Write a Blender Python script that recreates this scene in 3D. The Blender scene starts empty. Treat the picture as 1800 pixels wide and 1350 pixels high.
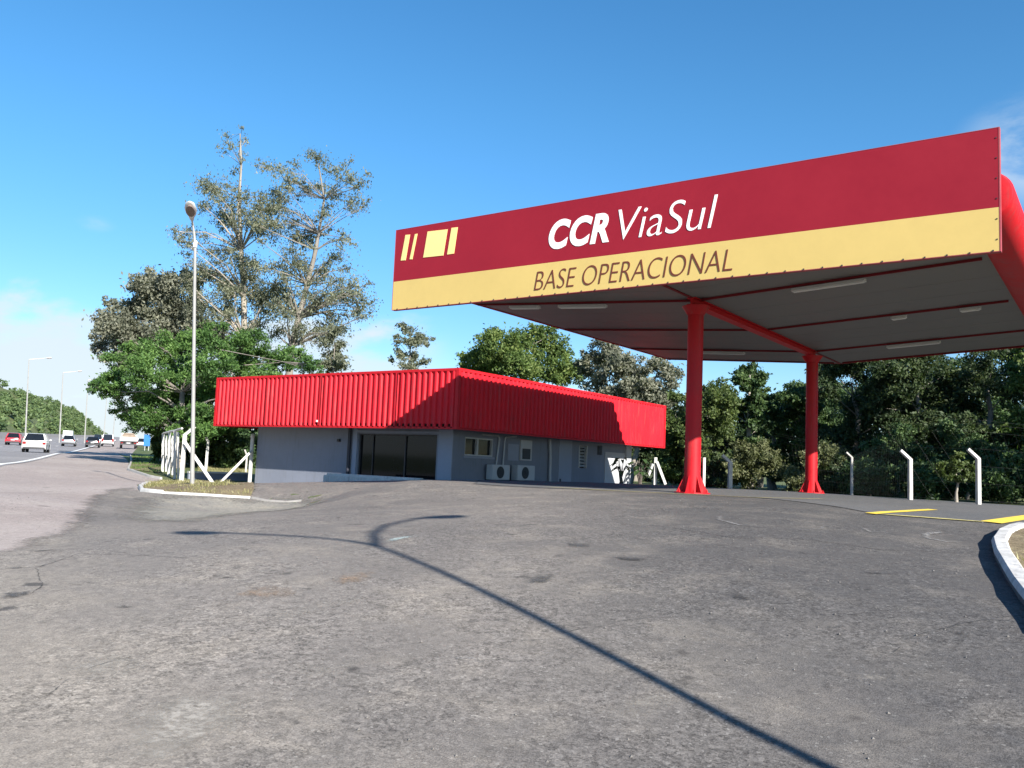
import bpy, bmesh, math, random
import numpy as np
from mathutils import Vector, Matrix
from mathutils.geometry import delaunay_2d_cdt

random.seed(7); RNG = np.random.default_rng(11)
SC = bpy.context.scene
COL = SC.collection

# ---------------------------------------------------------------- camera
F, YAW, PITCH, ROLL, EYE = 1500.9, 0.625252, 0.094099, 0.042208, 1.6
cy, sy, cp, sp, cr, sr = math.cos(YAW), math.sin(YAW), math.cos(PITCH), math.sin(PITCH), math.cos(ROLL), math.sin(ROLL)
FW = np.array([-sy*cp, cy*cp, sp]); R0 = np.array([cy, sy, 0.]); U0 = np.cross(R0, FW)
RT = cr*R0 + sr*U0; UP = -sr*R0 + cr*U0
cam = bpy.data.objects.new('camera', bpy.data.cameras.new('camera')); COL.objects.link(cam)
cam.matrix_world = Matrix(((RT[0], UP[0], -FW[0], 0), (RT[1], UP[1], -FW[1], 0), (RT[2], UP[2], -FW[2], EYE), (0, 0, 0, 1)))
cam.data.sensor_width = 36; cam.data.lens = F/1800*36; cam.data.clip_start = .05; cam.data.clip_end = 6000
SC.camera = cam

# ---------------------------------------------------------------- light
SUN = Vector((1, -.40, .55)).normalized()
EL = math.asin(SUN.z); AZ = math.atan2(SUN.x, SUN.y)
sl = bpy.data.lights.new('sun', 'SUN'); sl.energy = 5.0; sl.angle = math.radians(.5); sl.color = (1, .95, .87)
so = bpy.data.objects.new('sun', sl); COL.objects.link(so); so.rotation_euler = SUN.to_track_quat('Z', 'Y').to_euler()
SC.view_settings.view_transform = 'Standard'; SC.view_settings.look = 'None'
SC.view_settings.gamma = 1; SC.view_settings.exposure = 1.3
SC.render.resolution_x, SC.render.resolution_y = 1024, 768

W = bpy.data.worlds.new('World'); SC.world = W; W.use_nodes = True
class NT:
    """small helper for building node trees"""
    def __init__(s, t): s.t = t; t.nodes.clear()
    def n(s, typ, ins=None, **kw):
        x = s.t.nodes.new(typ)
        for k, v in kw.items(): setattr(x, k, v)
        for k, v in (ins or {}).items():
            if isinstance(v, bpy.types.NodeSocket): s.t.links.new(v, x.inputs[k])
            else: x.inputs[k].default_value = v
        return x
    def math(s, op, a, b=0.): return s.n('ShaderNodeMath', {0: a, 1: b}, operation=op).outputs[0]
    def mix(s, fac, a, b, mode='MIX'):
        return s.n('ShaderNodeMix', {0: fac, 6: a, 7: b}, data_type='RGBA', blend_type=mode).outputs[2]
    def ramp(s, fac, stops, interp='LINEAR'):
        r = s.n('ShaderNodeValToRGB', {0: fac}); e = r.color_ramp.elements; r.color_ramp.interpolation = interp
        while len(e) < len(stops): e.new(.5)
        for q, (p, c) in zip(e, stops): q.position = p; q.color = (*c, 1) if len(c) == 3 else c
        return r.outputs[0]
    def noise(s, vec, scale, detail=4, rough=.55, dist=0.):
        return s.n('ShaderNodeTexNoise', {'Vector': vec, 'Scale': scale, 'Detail': detail, 'Roughness': rough, 'Distortion': dist}).outputs[0]
    def maprange(s, v, a, b, c=0., d=1.):
        return s.n('ShaderNodeMapRange', {0: v, 1: a, 2: b, 3: c, 4: d}, interpolation_type='SMOOTHSTEP').outputs[0]

n = NT(W.node_tree)
sky = n.n('ShaderNodeTexSky', sky_type='NISHITA', sun_disc=False, sun_elevation=EL, sun_rotation=AZ, altitude=0, air_density=1.0, dust_density=.15, ozone_density=2.2)
hs = n.n('ShaderNodeHueSaturation', {'Saturation': 1.30, 'Value': 1.10, 'Color': sky.outputs[0]})
tc = n.n('ShaderNodeTexCoord').outputs['Generated']
sep = n.n('ShaderNodeSeparateXYZ', {0: tc})
elev = sep.outputs[2]
stretch = n.n('ShaderNodeMapping', {'Vector': tc, 'Scale': (1, 1, 3.2)}).outputs[0]
cl1 = n.noise(stretch, 3.1, 7, .6, .3)
dirx = n.n('ShaderNodeVectorMath', {0: tc, 1: (-.87, .49, 0.)}, operation='DOT_PRODUCT').outputs['Value']
def lobe(d, w, el, ew):
    """soft window in the sky about a compass direction and height"""
    v = n.n('ShaderNodeVectorMath', {0: tc, 1: (d[0], d[1], el)}, operation='SUBTRACT').outputs[0]
    v = n.n('ShaderNodeVectorMath', {0: v, 1: (1/w, 1/w, 1/ew)}, operation='MULTIPLY').outputs[0]
    l = n.n('ShaderNodeVectorMath', {0: v}, operation='LENGTH').outputs['Value']
    return n.maprange(l, 1.0, .25)
def az(px):
    v = FW + RT*(px-900)/F; v = v/np.linalg.norm(v[:2]); return v[0], v[1]
def bearing(px): q = az(px); return math.atan2(q[0], q[1])
azim = n.math('ARCTAN2', sep.outputs[0], sep.outputs[1])
lump = n.math('MULTIPLY', n.math('SUBTRACT', n.noise(n.n('ShaderNodeMapping', {'Vector': tc, 'Scale': (1, 1, 2.2)}).outputs[0], 5.5, 6, .55, .2), .5), .16)
top_edge = n.math('SUBTRACT', n.math('ADD', lump, .148), elev)
bank = n.math('MULTIPLY', n.maprange(top_edge, -.004, .022), n.maprange(azim, bearing(800), bearing(690)))
inner = n.maprange(n.noise(stretch, 7., 5, .6, .2), .30, .62, .62, 1.)
m1 = n.math('MULTIPLY', bank, inner)
band = n.math('MULTIPLY', n.maprange(cl1, .44, .70), n.maprange(elev, .16, .02))
m3 = n.math('MULTIPLY', lobe(az(143), .036, .232, .016), n.maprange(n.noise(stretch, 14., 4, .6), .34, .62, .0, .8))
m4 = n.math('MULTIPLY', lobe(az(1770), .15, .49, .09), n.maprange(cl1, .44, .62))
m5 = n.math('MULTIPLY', lobe(az(1840), .11, .335, .08), n.maprange(cl1, .38, .52))
tot = n.math('ADD', n.math('MULTIPLY', band, .30), n.math('ADD', m1, n.math('ADD', m3, n.math('ADD', n.math('MULTIPLY', m4, .55), m5))))
tot = n.n('ShaderNodeMath', {0: tot, 1: .92}, operation='MINIMUM').outputs[0]
cloudc = n.n('ShaderNodeRGB'); cloudc.outputs[0].default_value = (4.3, 4.85, 5.25, 1)
fr_, fg_, fb_ = (n.maprange(elev, .03, e1, lo, hi) for e1, lo, hi in ((.50, .64, .96), (.42, .71, 1.02), (.30, .84, 1.0)))
tint = n.mix(1., hs.outputs[0], n.n('ShaderNodeCombineColor', {0: fr_, 1: fg_, 2: fb_}).outputs[0], 'MULTIPLY')
skyc = n.mix(tot, tint, cloudc.outputs[0])
bg = n.n('ShaderNodeBackground', {'Color': skyc, 'Strength': .075})
n.n('ShaderNodeOutputWorld', {0: bg.outputs[0]})

# ---------------------------------------------------------------- points from directions
def ray(px, py): return FW + RT*(px-900)/F - UP*(py-675)/F
O = np.array([0, 0, EYE])
def at_x(px, py, x): d = ray(px, py); return O + d*(x/d[0])
def at_y(px, py, y): d = ray(px, py); return O + d*(y/d[1])
def at_z(px, py, z): d = ray(px, py); return O + d*((z-EYE)/d[2])
def at_d(px, py, D): return O + ray(px, py)*D
def pix(p):
    q = np.asarray(p, float)-O; z = q@FW
    return 900+F*(q@RT)/z, 675-F*(q@UP)/z, z
FD2 = np.array([-.585, .811]); RT2 = np.array([.811, .585])
def fl(D, L): return D*FD2 + L*RT2

# terrain: smooth surface through surveyed heights
SURV = np.array([[0,0,-1.6],[4.68,-6.49,-1.75],[8.24,2.25,-1.55],[-4.73,-7.11,-1.7],[-.93,-49.99,-2.2],[47.73,-14.89,-1.8],[-1.29,5.02,-1.57],[-7.54,7.72,-1.07],[-4.28,2.27,-1.57],[-7.23,3.27,-1.43],[-2.63,3.79,-1.57],[-.75,6.77,-1.33],[-.88,10.36,-1.02],[-1.61,15.85,-.74],[-1.99,17.4,-.68],[-3.66,16.37,-.62],[-9.24,21.06,-.56],[-8.76,29.72,-.56],[-8.47,44.78,-.91],[-5.39,43.29,-.92],[-12.38,49.39,-.88],[-24.95,63.89,-1.18],[-12.61,19.23,-.57],[-15.24,18.6,-.56],[-24.32,14.65,-1.25],[-21.14,16.27,-1.27],[-33.26,25.73,-1.6],[-18.28,16.38,-1.3],[-17.18,17.01,-.85],[-15.46,13.51,-1.2],[-40.73,17.79,-.99],[-70.46,35.93,-.66],[-75.77,35.82,-.71],[-122.69,66.28,-.02],[-160.69,69.78,.37],[-284.03,166.34,2.28],[-132.95,77.44,.21],[-19.01,9.54,-1.2],[-12.16,5.41,-1.36],[-21.29,40.47,-.79],[5.45,77.91,-1],[-28.32,90.54,-1.2],[-64.35,89.21,-.6],[-56.53,57.86,-.9],[8.58,30.85,-.7],[13.1,58.76,-.9],[-751.85,444.05,10],[-166.2,743.2,0],[-378.25,97.05,3],[45.2,279.2,-1],[175.5,-243.3,-4],[-126.3,-337.7,-3],[324.4,234,-2],[-21.9,25.2,-.75],[-21.2,33,-.72]])
def _fit():
    N = len(SURV); d = np.linalg.norm(SURV[:, None, :2]-SURV[None, :, :2], axis=2)
    A = np.zeros((N+3, N+3)); A[:N, :N] = -np.sqrt(d**2+9); Q = np.c_[np.ones(N), SURV[:, :2]]
    A[:N, N:] = Q; A[N:, :N] = Q.T
    return np.linalg.solve(A, np.r_[SURV[:, 2], 0, 0, 0])
_S = _fit()
def gz(x, y):
    x = np.asarray(x, float); y = np.asarray(y, float); N = len(SURV)
    d = np.sqrt((x[..., None]-SURV[:, 0])**2+(y[..., None]-SURV[:, 1])**2+9)
    return -(d@_S[:N])+_S[N]+_S[N+1]*x+_S[N+2]*y+EYE
def G(x, y): return float(gz(np.array([x]), np.array([y]))[0])
def og(px, py, dmin=2., lift=0.):
    """where a line of sight meets the terrain"""
    D = np.geomspace(dmin, 900, 900); P = O+np.outer(D, ray(px, py)); h = P[:, 2]-gz(P[:, 0], P[:, 1])-lift
    i = int(np.argmax(h < 0)) if (h < 0).any() else len(D)-1
    if i > 0:
        t = h[i-1]/(h[i-1]-h[i]+1e-9); return P[i-1]*(1-t)+P[i]*t
    return P[0]

# ---------------------------------------------------------------- materials
def newmat(name):
    m = bpy.data.materials.new(name); m.use_nodes = True; return m, NT(m.node_tree)
def paint(name, c, rough=.5, var=.12, scale=3., metal=0., bump=0., bscale=40., spec=.5, coat=0., grime=0.):
    m, t = newmat(name); P = t.n('ShaderNodeNewGeometry').outputs['Position']
    f = t.noise(P, scale, 5, .6); f2 = t.noise(P, scale*9, 3, .6)
    f = t.math('ADD', t.math('MULTIPLY', f, .7), t.math('MULTIPLY', f2, .3))
    a = tuple(x*(1-var) for x in c); b = tuple(min(1, x*(1+var)) for x in c)
    colr = t.ramp(f, [(.3, a), (.7, b)])
    bs = t.n('ShaderNodeBsdfPrincipled', {'Base Color': colr, 'Metallic': metal, 'Roughness': t.maprange(f, .3, .7, max(.03, rough-.06), min(1, rough+.08)), 'Specular IOR Level': spec, 'Coat Weight': coat, 'Coat Roughness': .15})
    if grime:
        gm = t.noise(t.n('ShaderNodeMapping', {'Vector': P, 'Scale': (3., 3., .35)}).outputs[0], 2.2, 5, .65)
        t.t.links.new(t.mix(t.math('MULTIPLY', t.maprange(gm, .5, .72), grime), colr, (.10, .085, .075, 1)), bs.inputs['Base Color'])
    if bump:
        bb = t.n('ShaderNodeBump', {'Strength': bump, 'Distance': .01, 'Height': t.noise(P, bscale, 4)})
        t.t.links.new(bb.outputs[0], bs.inputs['Normal'])
    t.n('ShaderNodeOutputMaterial', {0: bs.outputs[0]}); return m

def ragged(t, shader, fade, holes=0.):
    """wear a sheet away along its border"""
    P = t.n('ShaderNodeNewGeometry').outputs['Position']; e = t.n('ShaderNodeAttribute', attribute_name='edge').outputs['Fac']
    nz = t.math('SUBTRACT', t.math('ADD', t.math('MULTIPLY', t.noise(P, 1.6, 4), .5), t.math('MULTIPLY', t.noise(P, 11, 4, .65), .5)), .5)
    k = t.maprange(t.math('ADD', e, t.math('MULTIPLY', nz, fade*3.)), 0., fade)
    if holes: k = t.math('MULTIPLY', k, t.maprange(t.noise(P, 24, 4, .7), .5-.25*holes, .5+.2*holes, 1-holes, 1.))
    tr = t.n('ShaderNodeBsdfTransparent'); return t.n('ShaderNodeMixShader', {0: k, 1: tr.outputs[0], 2: shader}).outputs[0]
def worn(name, c, fade=.06, holes=.6, rough=.85):
    m, t = newmat(name); P = t.n('ShaderNodeNewGeometry').outputs['Position']; f = t.noise(P, 7, 5, .65)
    colr = t.ramp(f, [(.3, tuple(x*.75 for x in c)), (.7, tuple(min(1, x*1.15) for x in c))])
    bs = t.n('ShaderNodeBsdfPrincipled', {'Base Color': colr, 'Roughness': rough, 'Specular IOR Level': .25})
    t.n('ShaderNodeOutputMaterial', {0: ragged(t, bs.outputs[0], fade, holes)}); return m
def asphalt(name, c1, c2, dust, dustamt=.5, speck=1., rust=0., fade=0., newer=False):
    m, t = newmat(name); P = t.n('ShaderNodeNewGeometry').outputs['Position']
    big = t.noise(P, .16, 5, .6, .4); mid = t.noise(P, 1.1, 6, .62, .3); sm = t.noise(P, 9, 4, .6)
    fine = t.noise(P, 95, 2, .7)
    vor = t.n('ShaderNodeTexVoronoi', {'Vector': P, 'Scale': 55.}).outputs['Color']
    vb = t.n('ShaderNodeSeparateColor', {0: vor}).outputs[0]
    base = t.mix(t.maprange(big, .36, .64), (*c1, 1), (*c2, 1))
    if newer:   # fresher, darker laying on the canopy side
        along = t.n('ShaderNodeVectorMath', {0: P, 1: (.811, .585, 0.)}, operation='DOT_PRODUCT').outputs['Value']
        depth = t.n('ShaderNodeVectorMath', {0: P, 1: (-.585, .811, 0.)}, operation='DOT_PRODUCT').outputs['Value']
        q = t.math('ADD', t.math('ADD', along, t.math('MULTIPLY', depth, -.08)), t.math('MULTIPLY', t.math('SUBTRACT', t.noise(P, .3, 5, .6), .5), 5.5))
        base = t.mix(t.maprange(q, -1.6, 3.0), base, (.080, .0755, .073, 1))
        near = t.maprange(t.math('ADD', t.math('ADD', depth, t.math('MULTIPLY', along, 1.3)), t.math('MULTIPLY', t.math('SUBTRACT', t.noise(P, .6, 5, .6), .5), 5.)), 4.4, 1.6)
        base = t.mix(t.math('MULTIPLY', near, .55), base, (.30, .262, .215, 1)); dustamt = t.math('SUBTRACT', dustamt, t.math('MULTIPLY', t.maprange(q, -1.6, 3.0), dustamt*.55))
    base = t.mix(t.math('MULTIPLY', t.maprange(mid, .46, .72), dustamt), base, (*dust, 1))
    if rust: base = t.mix(t.math('MULTIPLY', t.maprange(t.noise(P, .55, 4, .6), .60, .72), rust), base, (.30, .20, .13, 1))
    base = t.mix(t.maprange(t.noise(P, 2.3, 3, .5), .66, .74), base, tuple(x*.55 for x in c1)+(1,))
    base = t.mix(t.math('MULTIPLY', t.maprange(sm, .35, .7), .35), base, tuple(x*.72 for x in c1)+(1,))
    vor2 = t.n('ShaderNodeSeparateColor', {0: t.n('ShaderNodeTexVoronoi', {'Vector': P, 'Scale': 21.}).outputs['Color']}).outputs[1]
    patch = t.maprange(t.noise(P, .8, 4, .6), .36, .62, .25, 1.)
    k = t.math('ADD', t.maprange(fine, .3, .7, 1-.30*speck, 1+.24*speck), t.math('MULTIPLY', patch, t.math('ADD', t.math('MULTIPLY', t.math('SUBTRACT', vb, .5), .75*speck), t.math('MULTIPLY', t.math('SUBTRACT', vor2, .5), .50*speck))))
    k = t.math('MULTIPLY', k, t.maprange(t.noise(P, 5.5, 5, .7), .30, .45, 1-.30*speck, 1.))
    base = t.mix(1., base, t.n('ShaderNodeCombineColor', {0: k, 1: k, 2: k}).outputs[0], 'MULTIPLY')
    light = t.math('MULTIPLY', t.maprange(vb, .972, .995), .13*speck)
    base = t.mix(light, base, (.62, .6, .55, 1))
    h = t.math('ADD', t.math('MULTIPLY', vb, .5), t.math('ADD', fine, t.math('MULTIPLY', sm, 1.2)))
    bb = t.n('ShaderNodeBump', {'Strength': .45*speck, 'Distance': .012, 'Height': h})
    bs = t.n('ShaderNodeBsdfPrincipled', {'Base Color': base, 'Roughness': .88, 'Specular IOR Level': .25, 'Normal': bb.outputs[0]})
    t.n('ShaderNodeOutputMaterial', {0: ragged(t, bs.outputs[0], fade) if fade else bs.outputs[0]}); return m

def leafmat(name, stops, trans=.35, rough=.6):
    m, t = newmat(name); g = t.n('ShaderNodeNewGeometry')
    rnd = g.outputs['Random Per Island']; P = g.outputs['Position']
    f = t.math('ADD', t.math('MULTIPLY', rnd, .6), t.math('MULTIPLY', t.maprange(t.noise(P, .55, 3), .35, .65), .4))
    c = t.ramp(f, stops)
    d = t.n('ShaderNodeBsdfPrincipled', {'Base Color': c, 'Roughness': rough, 'Specular IOR Level': .3})
    tr = t.n('ShaderNodeBsdfTranslucent', {'Color': t.mix(1., c, (1.1, 1.25, .6, 1), 'MULTIPLY')})
    mx = t.n('ShaderNodeMixShader', {0: trans, 1: d.outputs[0], 2: tr.outputs[0]})
    t.n('ShaderNodeOutputMaterial', {0: mx.outputs[0]}); return m

def glassmat(name, tint, rough=.04, spec=.6):
    m, t = newmat(name); P = t.n('ShaderNodeNewGeometry').outputs['Position']
    c = t.ramp(t.noise(P, 1.5, 3), [(.3, tuple(x*.7 for x in tint)), (.7, tint)])
    bs = t.n('ShaderNodeBsdfPrincipled', {'Base Color': c, 'Roughness': rough, 'Specular IOR Level': spec})
    t.n('ShaderNodeOutputMaterial', {0: bs.outputs[0]}); return m

M = dict(
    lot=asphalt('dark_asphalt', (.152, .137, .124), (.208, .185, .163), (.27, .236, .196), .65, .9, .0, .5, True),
    slab=asphalt('smooth_asphalt', (.10, .10, .101), (.125, .122, .12), (.16, .15, .14), .3, .5, 0., .12),
    shoulder=asphalt('worn_pink_asphalt', (.29, .243, .22), (.345, .295, .268), (.37, .325, .285), .5, .6),
    road=asphalt('road_asphalt', (.20, .19, .19), (.26, .245, .24), (.3, .28, .26), .4, .4),
    drive=asphalt('dusty_asphalt', (.19, .178, .16), (.25, .232, .195), (.32, .29, .225), .6, .6, 0., .9),
    soil=asphalt('soil', (.16, .12, .075), (.22, .18, .10), (.26, .22, .13), .6, 1.2),
    field=asphalt('grass_field', (.07, .10, .03), (.12, .13, .05), (.2, .18, .09), .5, .8),
    white=paint('white_paint', (.78, .78, .76), .55, .08, 2.), conc=paint('white_concrete', (.50, .49, .465), .8, .16, 3., bump=.3, grime=.35),
    kerbw=paint('whitewashed_kerb', (.46, .45, .43), .85, .28, 3.5, bump=.5, grime=.5), kerbd=paint('shaded_kerb_side', (.10, .098, .098), .9, .35, 5., bump=.5), kerbg=paint('bare_concrete', (.36, .34, .31), .85, .2, 3., bump=.4),
    lineW=paint('worn_white_marking', (.66, .65, .62), .8, .2, 4.), lineY=paint('yellow_marking', (.72, .52, .06), .7, .15, 4.), lineC=worn('faded_yellow_marking', (.58, .50, .20), .02, .3),
    maroon=paint('maroon_vinyl', (.262, .013, .025), .5, .07, .7, spec=.18), amber=paint('amber_vinyl', (.575, .42, .145), .5, .05, .7, spec=.2), emblem=paint('emblem_yellow', (.84, .62, .24), .45, .04, 1.),
    trimm=paint('dull_red_trim', (.30, .05, .06), .6, .2, 3.), purl=paint('purlin_red', (.15, .010, .014), .6, .2, 2., spec=.2),
    brown=paint('brown_lettering', (.13, .03, .014), .5, .05, 2.), wlet=paint('white_lettering', (.85, .84, .82), .45, .04, 2.),
    red=paint('gloss_red', (.42, .008, .014), .5, .14, 1.5, spec=.25, grime=.30), fred=paint('fascia_red', (.60, .014, .026), .5, .12, .8, spec=.22, grime=.32), redd=paint('red_trim', (.48, .011, .018), .5, .1, 1.5, spec=.25),
    soffit=paint('grey_soffit', (.155, .150, .145), .6, .12, 1.2), lampw=paint('lamp_white', (.58, .58, .56), .4, .05),
    wall=paint('slate_wall', (.20, .218, .265), .75, .10, .7, bump=.15, bscale=25, grime=.22), wallp=paint('pilaster_paint', (.28, .31, .38), .75, .08, .7), wallw=paint('sunlit_wall', (.40, .41, .43), .8, .06, 1.),
    glass=glassmat('dark_glass', (.008, .009, .011), .05, .22), cglass=glassmat('car_glass', (.01, .011, .013)),
    alum=paint('aluminium', (.50, .50, .50), .4, .08, 3., metal=.3), galv=paint('galvanised', (.46, .47, .47), .5, .15, 4., metal=.25), dark=paint('dark_metal', (.03, .03, .035), .5, .2),
    pvc=paint('pvc_pipe', (.42, .43, .45), .5, .1), acw=paint('appliance_white', (.45, .46, .47), .5, .08), grille=paint('dark_grille', (.05, .055, .06), .6, .2),
    navy=paint('dark_downpipe', (.02, .022, .035), .5, .2), pole=paint('lamp_pole', (.25, .248, .24), .6, .15, 2.), lens=paint('lamp_lens', (.16, .12, .10), .25, .1),
    bark=paint('bark', (.19, .17, .145), .9, .35, 2., bump=.6, bscale=9), palebark=paint('pale_bark', (.27, .24, .20), .85, .3, 1.5, bump=.3, bscale=6),
    twig=paint('twig', (.12, .10, .085), .9, .3, 3.),
    rubber=paint('rubber', (.018, .018, .018), .85, .2), rim=paint('wheel_rim', (.42, .42, .43), .35, .1, metal=.6),
    carwhite=paint('car_white', (.50, .50, .49), .25, .03, 1., coat=.6), carred=paint('car_red', (.34, .015, .025), .25, .05, 1., coat=.6), carsilver=paint('car_silver', (.20, .215, .235), .35, .05, 1., metal=.2, coat=.6),
    carblack=paint('car_black', (.012, .012, .014), .22, .1, 1., coat=.7), tail=paint('tail_light', (.20, .008, .01), .2, .1), plate=paint('number_plate', (.33, .33, .33), .5, .05), blue=paint('blue_panel', (.035, .16, .46), .45, .1, 1.5), cargo=paint('cargo_brown', (.22, .17, .13), .8, .3, 2.),
    barrier=paint('barrier_concrete', (.33, .30, .28), .9, .15, .6), teal=worn('pale_teal_mark', (.36, .42, .40), .07, .7), scuff=worn('chalky_scuff', (.25, .238, .225), .07, .85),
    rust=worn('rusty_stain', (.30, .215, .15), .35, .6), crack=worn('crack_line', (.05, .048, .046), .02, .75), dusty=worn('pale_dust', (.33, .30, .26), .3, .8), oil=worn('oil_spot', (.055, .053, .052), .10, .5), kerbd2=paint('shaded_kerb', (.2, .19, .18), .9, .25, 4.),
    pebble=paint('pebble', (.13, .12, .11), .9, .6, 30.), tar=worn('tar_patch', (.085, .082, .08), .10, .8),
    rope=paint('wire', (.035, .035, .035), .6, .1),
)
L = dict(
    bright=leafmat('bright_green_leaves', [(.1, (.030, .072, .020)), (.5, (.082, .16, .042)), (.9, (.155, .26, .07))], .4),
    olive=leafmat('eucalyptus_leaves', [(.1, (.068, .080, .056)), (.5, (.145, .158, .105)), (.9, (.26, .265, .18))], .38),
    grey=leafmat('grey_leaves', [(.1, (0.074, 0.084, 0.060)), (.5, (0.150, 0.156, 0.115)), (.9, (0.240, 0.240, 0.180))], .3),
    mid=leafmat('mid_green_leaves', [(.1, (0.046, 0.079, 0.022)), (.5, (0.099, 0.152, 0.040)), (.9, (0.185, 0.225, 0.067))], .35),
    yellow=leafmat('yellow_green_leaves', [(.1, (0.034, 0.054, 0.016)), (.5, (0.068, 0.100, 0.029)), (.9, (0.120, 0.152, 0.048))], .35),
    deep=leafmat('deep_green_leaves', [(.1, (0.021, 0.042, 0.018)), (.5, (0.044, 0.082, 0.027)), (.9, (0.092, 0.138, 0.044))], .25),
    wood=leafmat('wood_olive_leaves', [(.1, (0.018, 0.032, 0.014)), (.5, (0.038, 0.061, 0.023)), (.9, (0.076, 0.100, 0.039))], .28),
    bush=leafmat('bush_leaves', [(.1, (0.056, 0.067, 0.027)), (.5, (0.106, 0.118, 0.050)), (.9, (0.179, 0.179, 0.090))], .3),
    hill=leafmat('hill_leaves', [(.1, (0.047, 0.081, 0.038)), (.5, (0.095, 0.142, 0.057)), (.9, (0.162, 0.216, 0.084))], .3),
    dry=leafmat('dry_grass', [(.1, (0.136, 0.136, 0.051)), (.5, (0.255, 0.238, 0.111)), (.9, (0.374, 0.340, 0.187))], .3),
    lawn=leafmat('lawn', [(.1, (.04, .085, .016)), (.5, (.08, .15, .03)), (.9, (.14, .21, .05))], .3),
)

# ---------------------------------------------------------------- mesh helpers
WLOC = {}
def tag(o, label=None, cat=None, group=None, kind=None):
    if label: o['label'] = label
    if cat: o['category'] = cat
    if group: o['group'] = group
    if kind: o['kind'] = kind
    return o
def thing(name, loc, label, cat, group=None):
    o = bpy.data.objects.new(name, None); COL.objects.link(o); o.location = Vector([float(a) for a in loc]); o.empty_display_size = .3
    WLOC[o] = np.array([float(a) for a in loc]); return tag(o, label, cat, group)
class MB:
    def __init__(s): s.v = []; s.f = []
    def add(s, vs, fs):
        b = len(s.v); s.v += [tuple(map(float, p)) for p in vs]; s.f += [tuple(b+i for i in f) for f in fs]; return s
    def box(s, a, b):
        x0, y0, z0 = a; x1, y1, z1 = b
        return s.add([(x0,y0,z0),(x1,y0,z0),(x1,y1,z0),(x0,y1,z0),(x0,y0,z1),(x1,y0,z1),(x1,y1,z1),(x0,y1,z1)],
                     [(0,3,2,1),(4,5,6,7),(0,1,5,4),(1,2,6,5),(2,3,7,6),(3,0,4,7)])
    def obox(s, c, ax, ay, az):
        """box from centre and three half-axes"""
        c, ax, ay, az = map(lambda q: np.asarray(q, float), (c, ax, ay, az)); vs = []
        for k in (-1, 1):
            for i, j in ((-1,-1),(1,-1),(1,1),(-1,1)): vs.append(c+i*ax+j*ay+k*az)
        return s.add(vs, [(0,3,2,1),(4,5,6,7),(0,1,5,4),(1,2,6,5),(2,3,7,6),(3,0,4,7)])
    def prism(s, poly, d):
        """closed polygon (3-D points) swept by vector d"""
        n_ = len(poly); poly = [np.asarray(p, float) for p in poly]; d = np.asarray(d, float)
        return s.add(poly+[p+d for p in poly], [tuple(range(n_))[::-1], tuple(range(n_, 2*n_))]+[(i, (i+1) % n_, n_+(i+1) % n_, n_+i) for i in range(n_)])
    def tube(s, pts, r, seg=8, caps=True):
        pts = [np.asarray(p, float) for p in pts]; k = len(pts)
        rs = list(r) if hasattr(r, '__len__') else [r]*k
        vs = []; prev = None
        for i in range(k):
            t = pts[min(i+1, k-1)]-pts[max(i-1, 0)]; t = t/(np.linalg.norm(t)+1e-9)
            if prev is None:
                a = np.cross(t, (0, 0, 1)); 
                if np.linalg.norm(a) < .1: a = np.cross(t, (1, 0, 0))
            else: a = prev-t*(prev@t)
            a = a/np.linalg.norm(a); prev = a; b = np.cross(t, a)
            for j in range(seg):
                th = 2*math.pi*j/seg; vs.append(pts[i]+rs[i]*(math.cos(th)*a+math.sin(th)*b))
        fs = [(i*seg+j, i*seg+(j+1) % seg, (i+1)*seg+(j+1) % seg, (i+1)*seg+j) for i in range(k-1) for j in range(seg)]
        if caps: fs += [tuple(range(seg))[::-1], tuple(range((k-1)*seg, k*seg))]
        return s.add(vs, fs)
    def lathe(s, c, prof, seg=16):
        """prof: (radius, z) pairs about the vertical through c"""
        c = np.asarray(c, float); vs = []; k = len(prof)
        for r, z in prof:
            for j in range(seg):
                th = 2*math.pi*j/seg; vs.append(c+np.array([r*math.cos(th), r*math.sin(th), z]))
        fs = [(i*seg+j, i*seg+(j+1) % seg, (i+1)*seg+(j+1) % seg, (i+1)*seg+j) for i in range(k-1) for j in range(seg)]
        return s.add(vs, fs+[tuple(range(seg))[::-1], tuple(range((k-1)*seg, k*seg))])
    def build(s, name, mat, parent=None, smooth=False, bevel=0., label=None):
        me = bpy.data.meshes.new(name); off = WLOC.get(parent, np.zeros(3)) if parent else np.zeros(3)
        me.from_pydata([tuple(np.asarray(p)-off) for p in s.v], [], s.f); me.validate(); me.update()
        if bevel:
            bm = bmesh.new(); bm.from_mesh(me); bmesh.ops.bevel(bm, geom=bm.edges[:], offset=bevel, segments=2, affect='EDGES', clamp_overlap=True); bm.to_mesh(me); bm.free()
        if smooth:
            me.polygons.foreach_set('use_smooth', [True]*len(me.polygons)); me.set_sharp_from_angle(angle=math.radians(40))
        me.materials.append(mat); o = bpy.data.objects.new(name, me); COL.objects.link(o)
        if parent: o.parent = parent
        WLOC[o] = off
        if label: o['label'] = label
        return o
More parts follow.
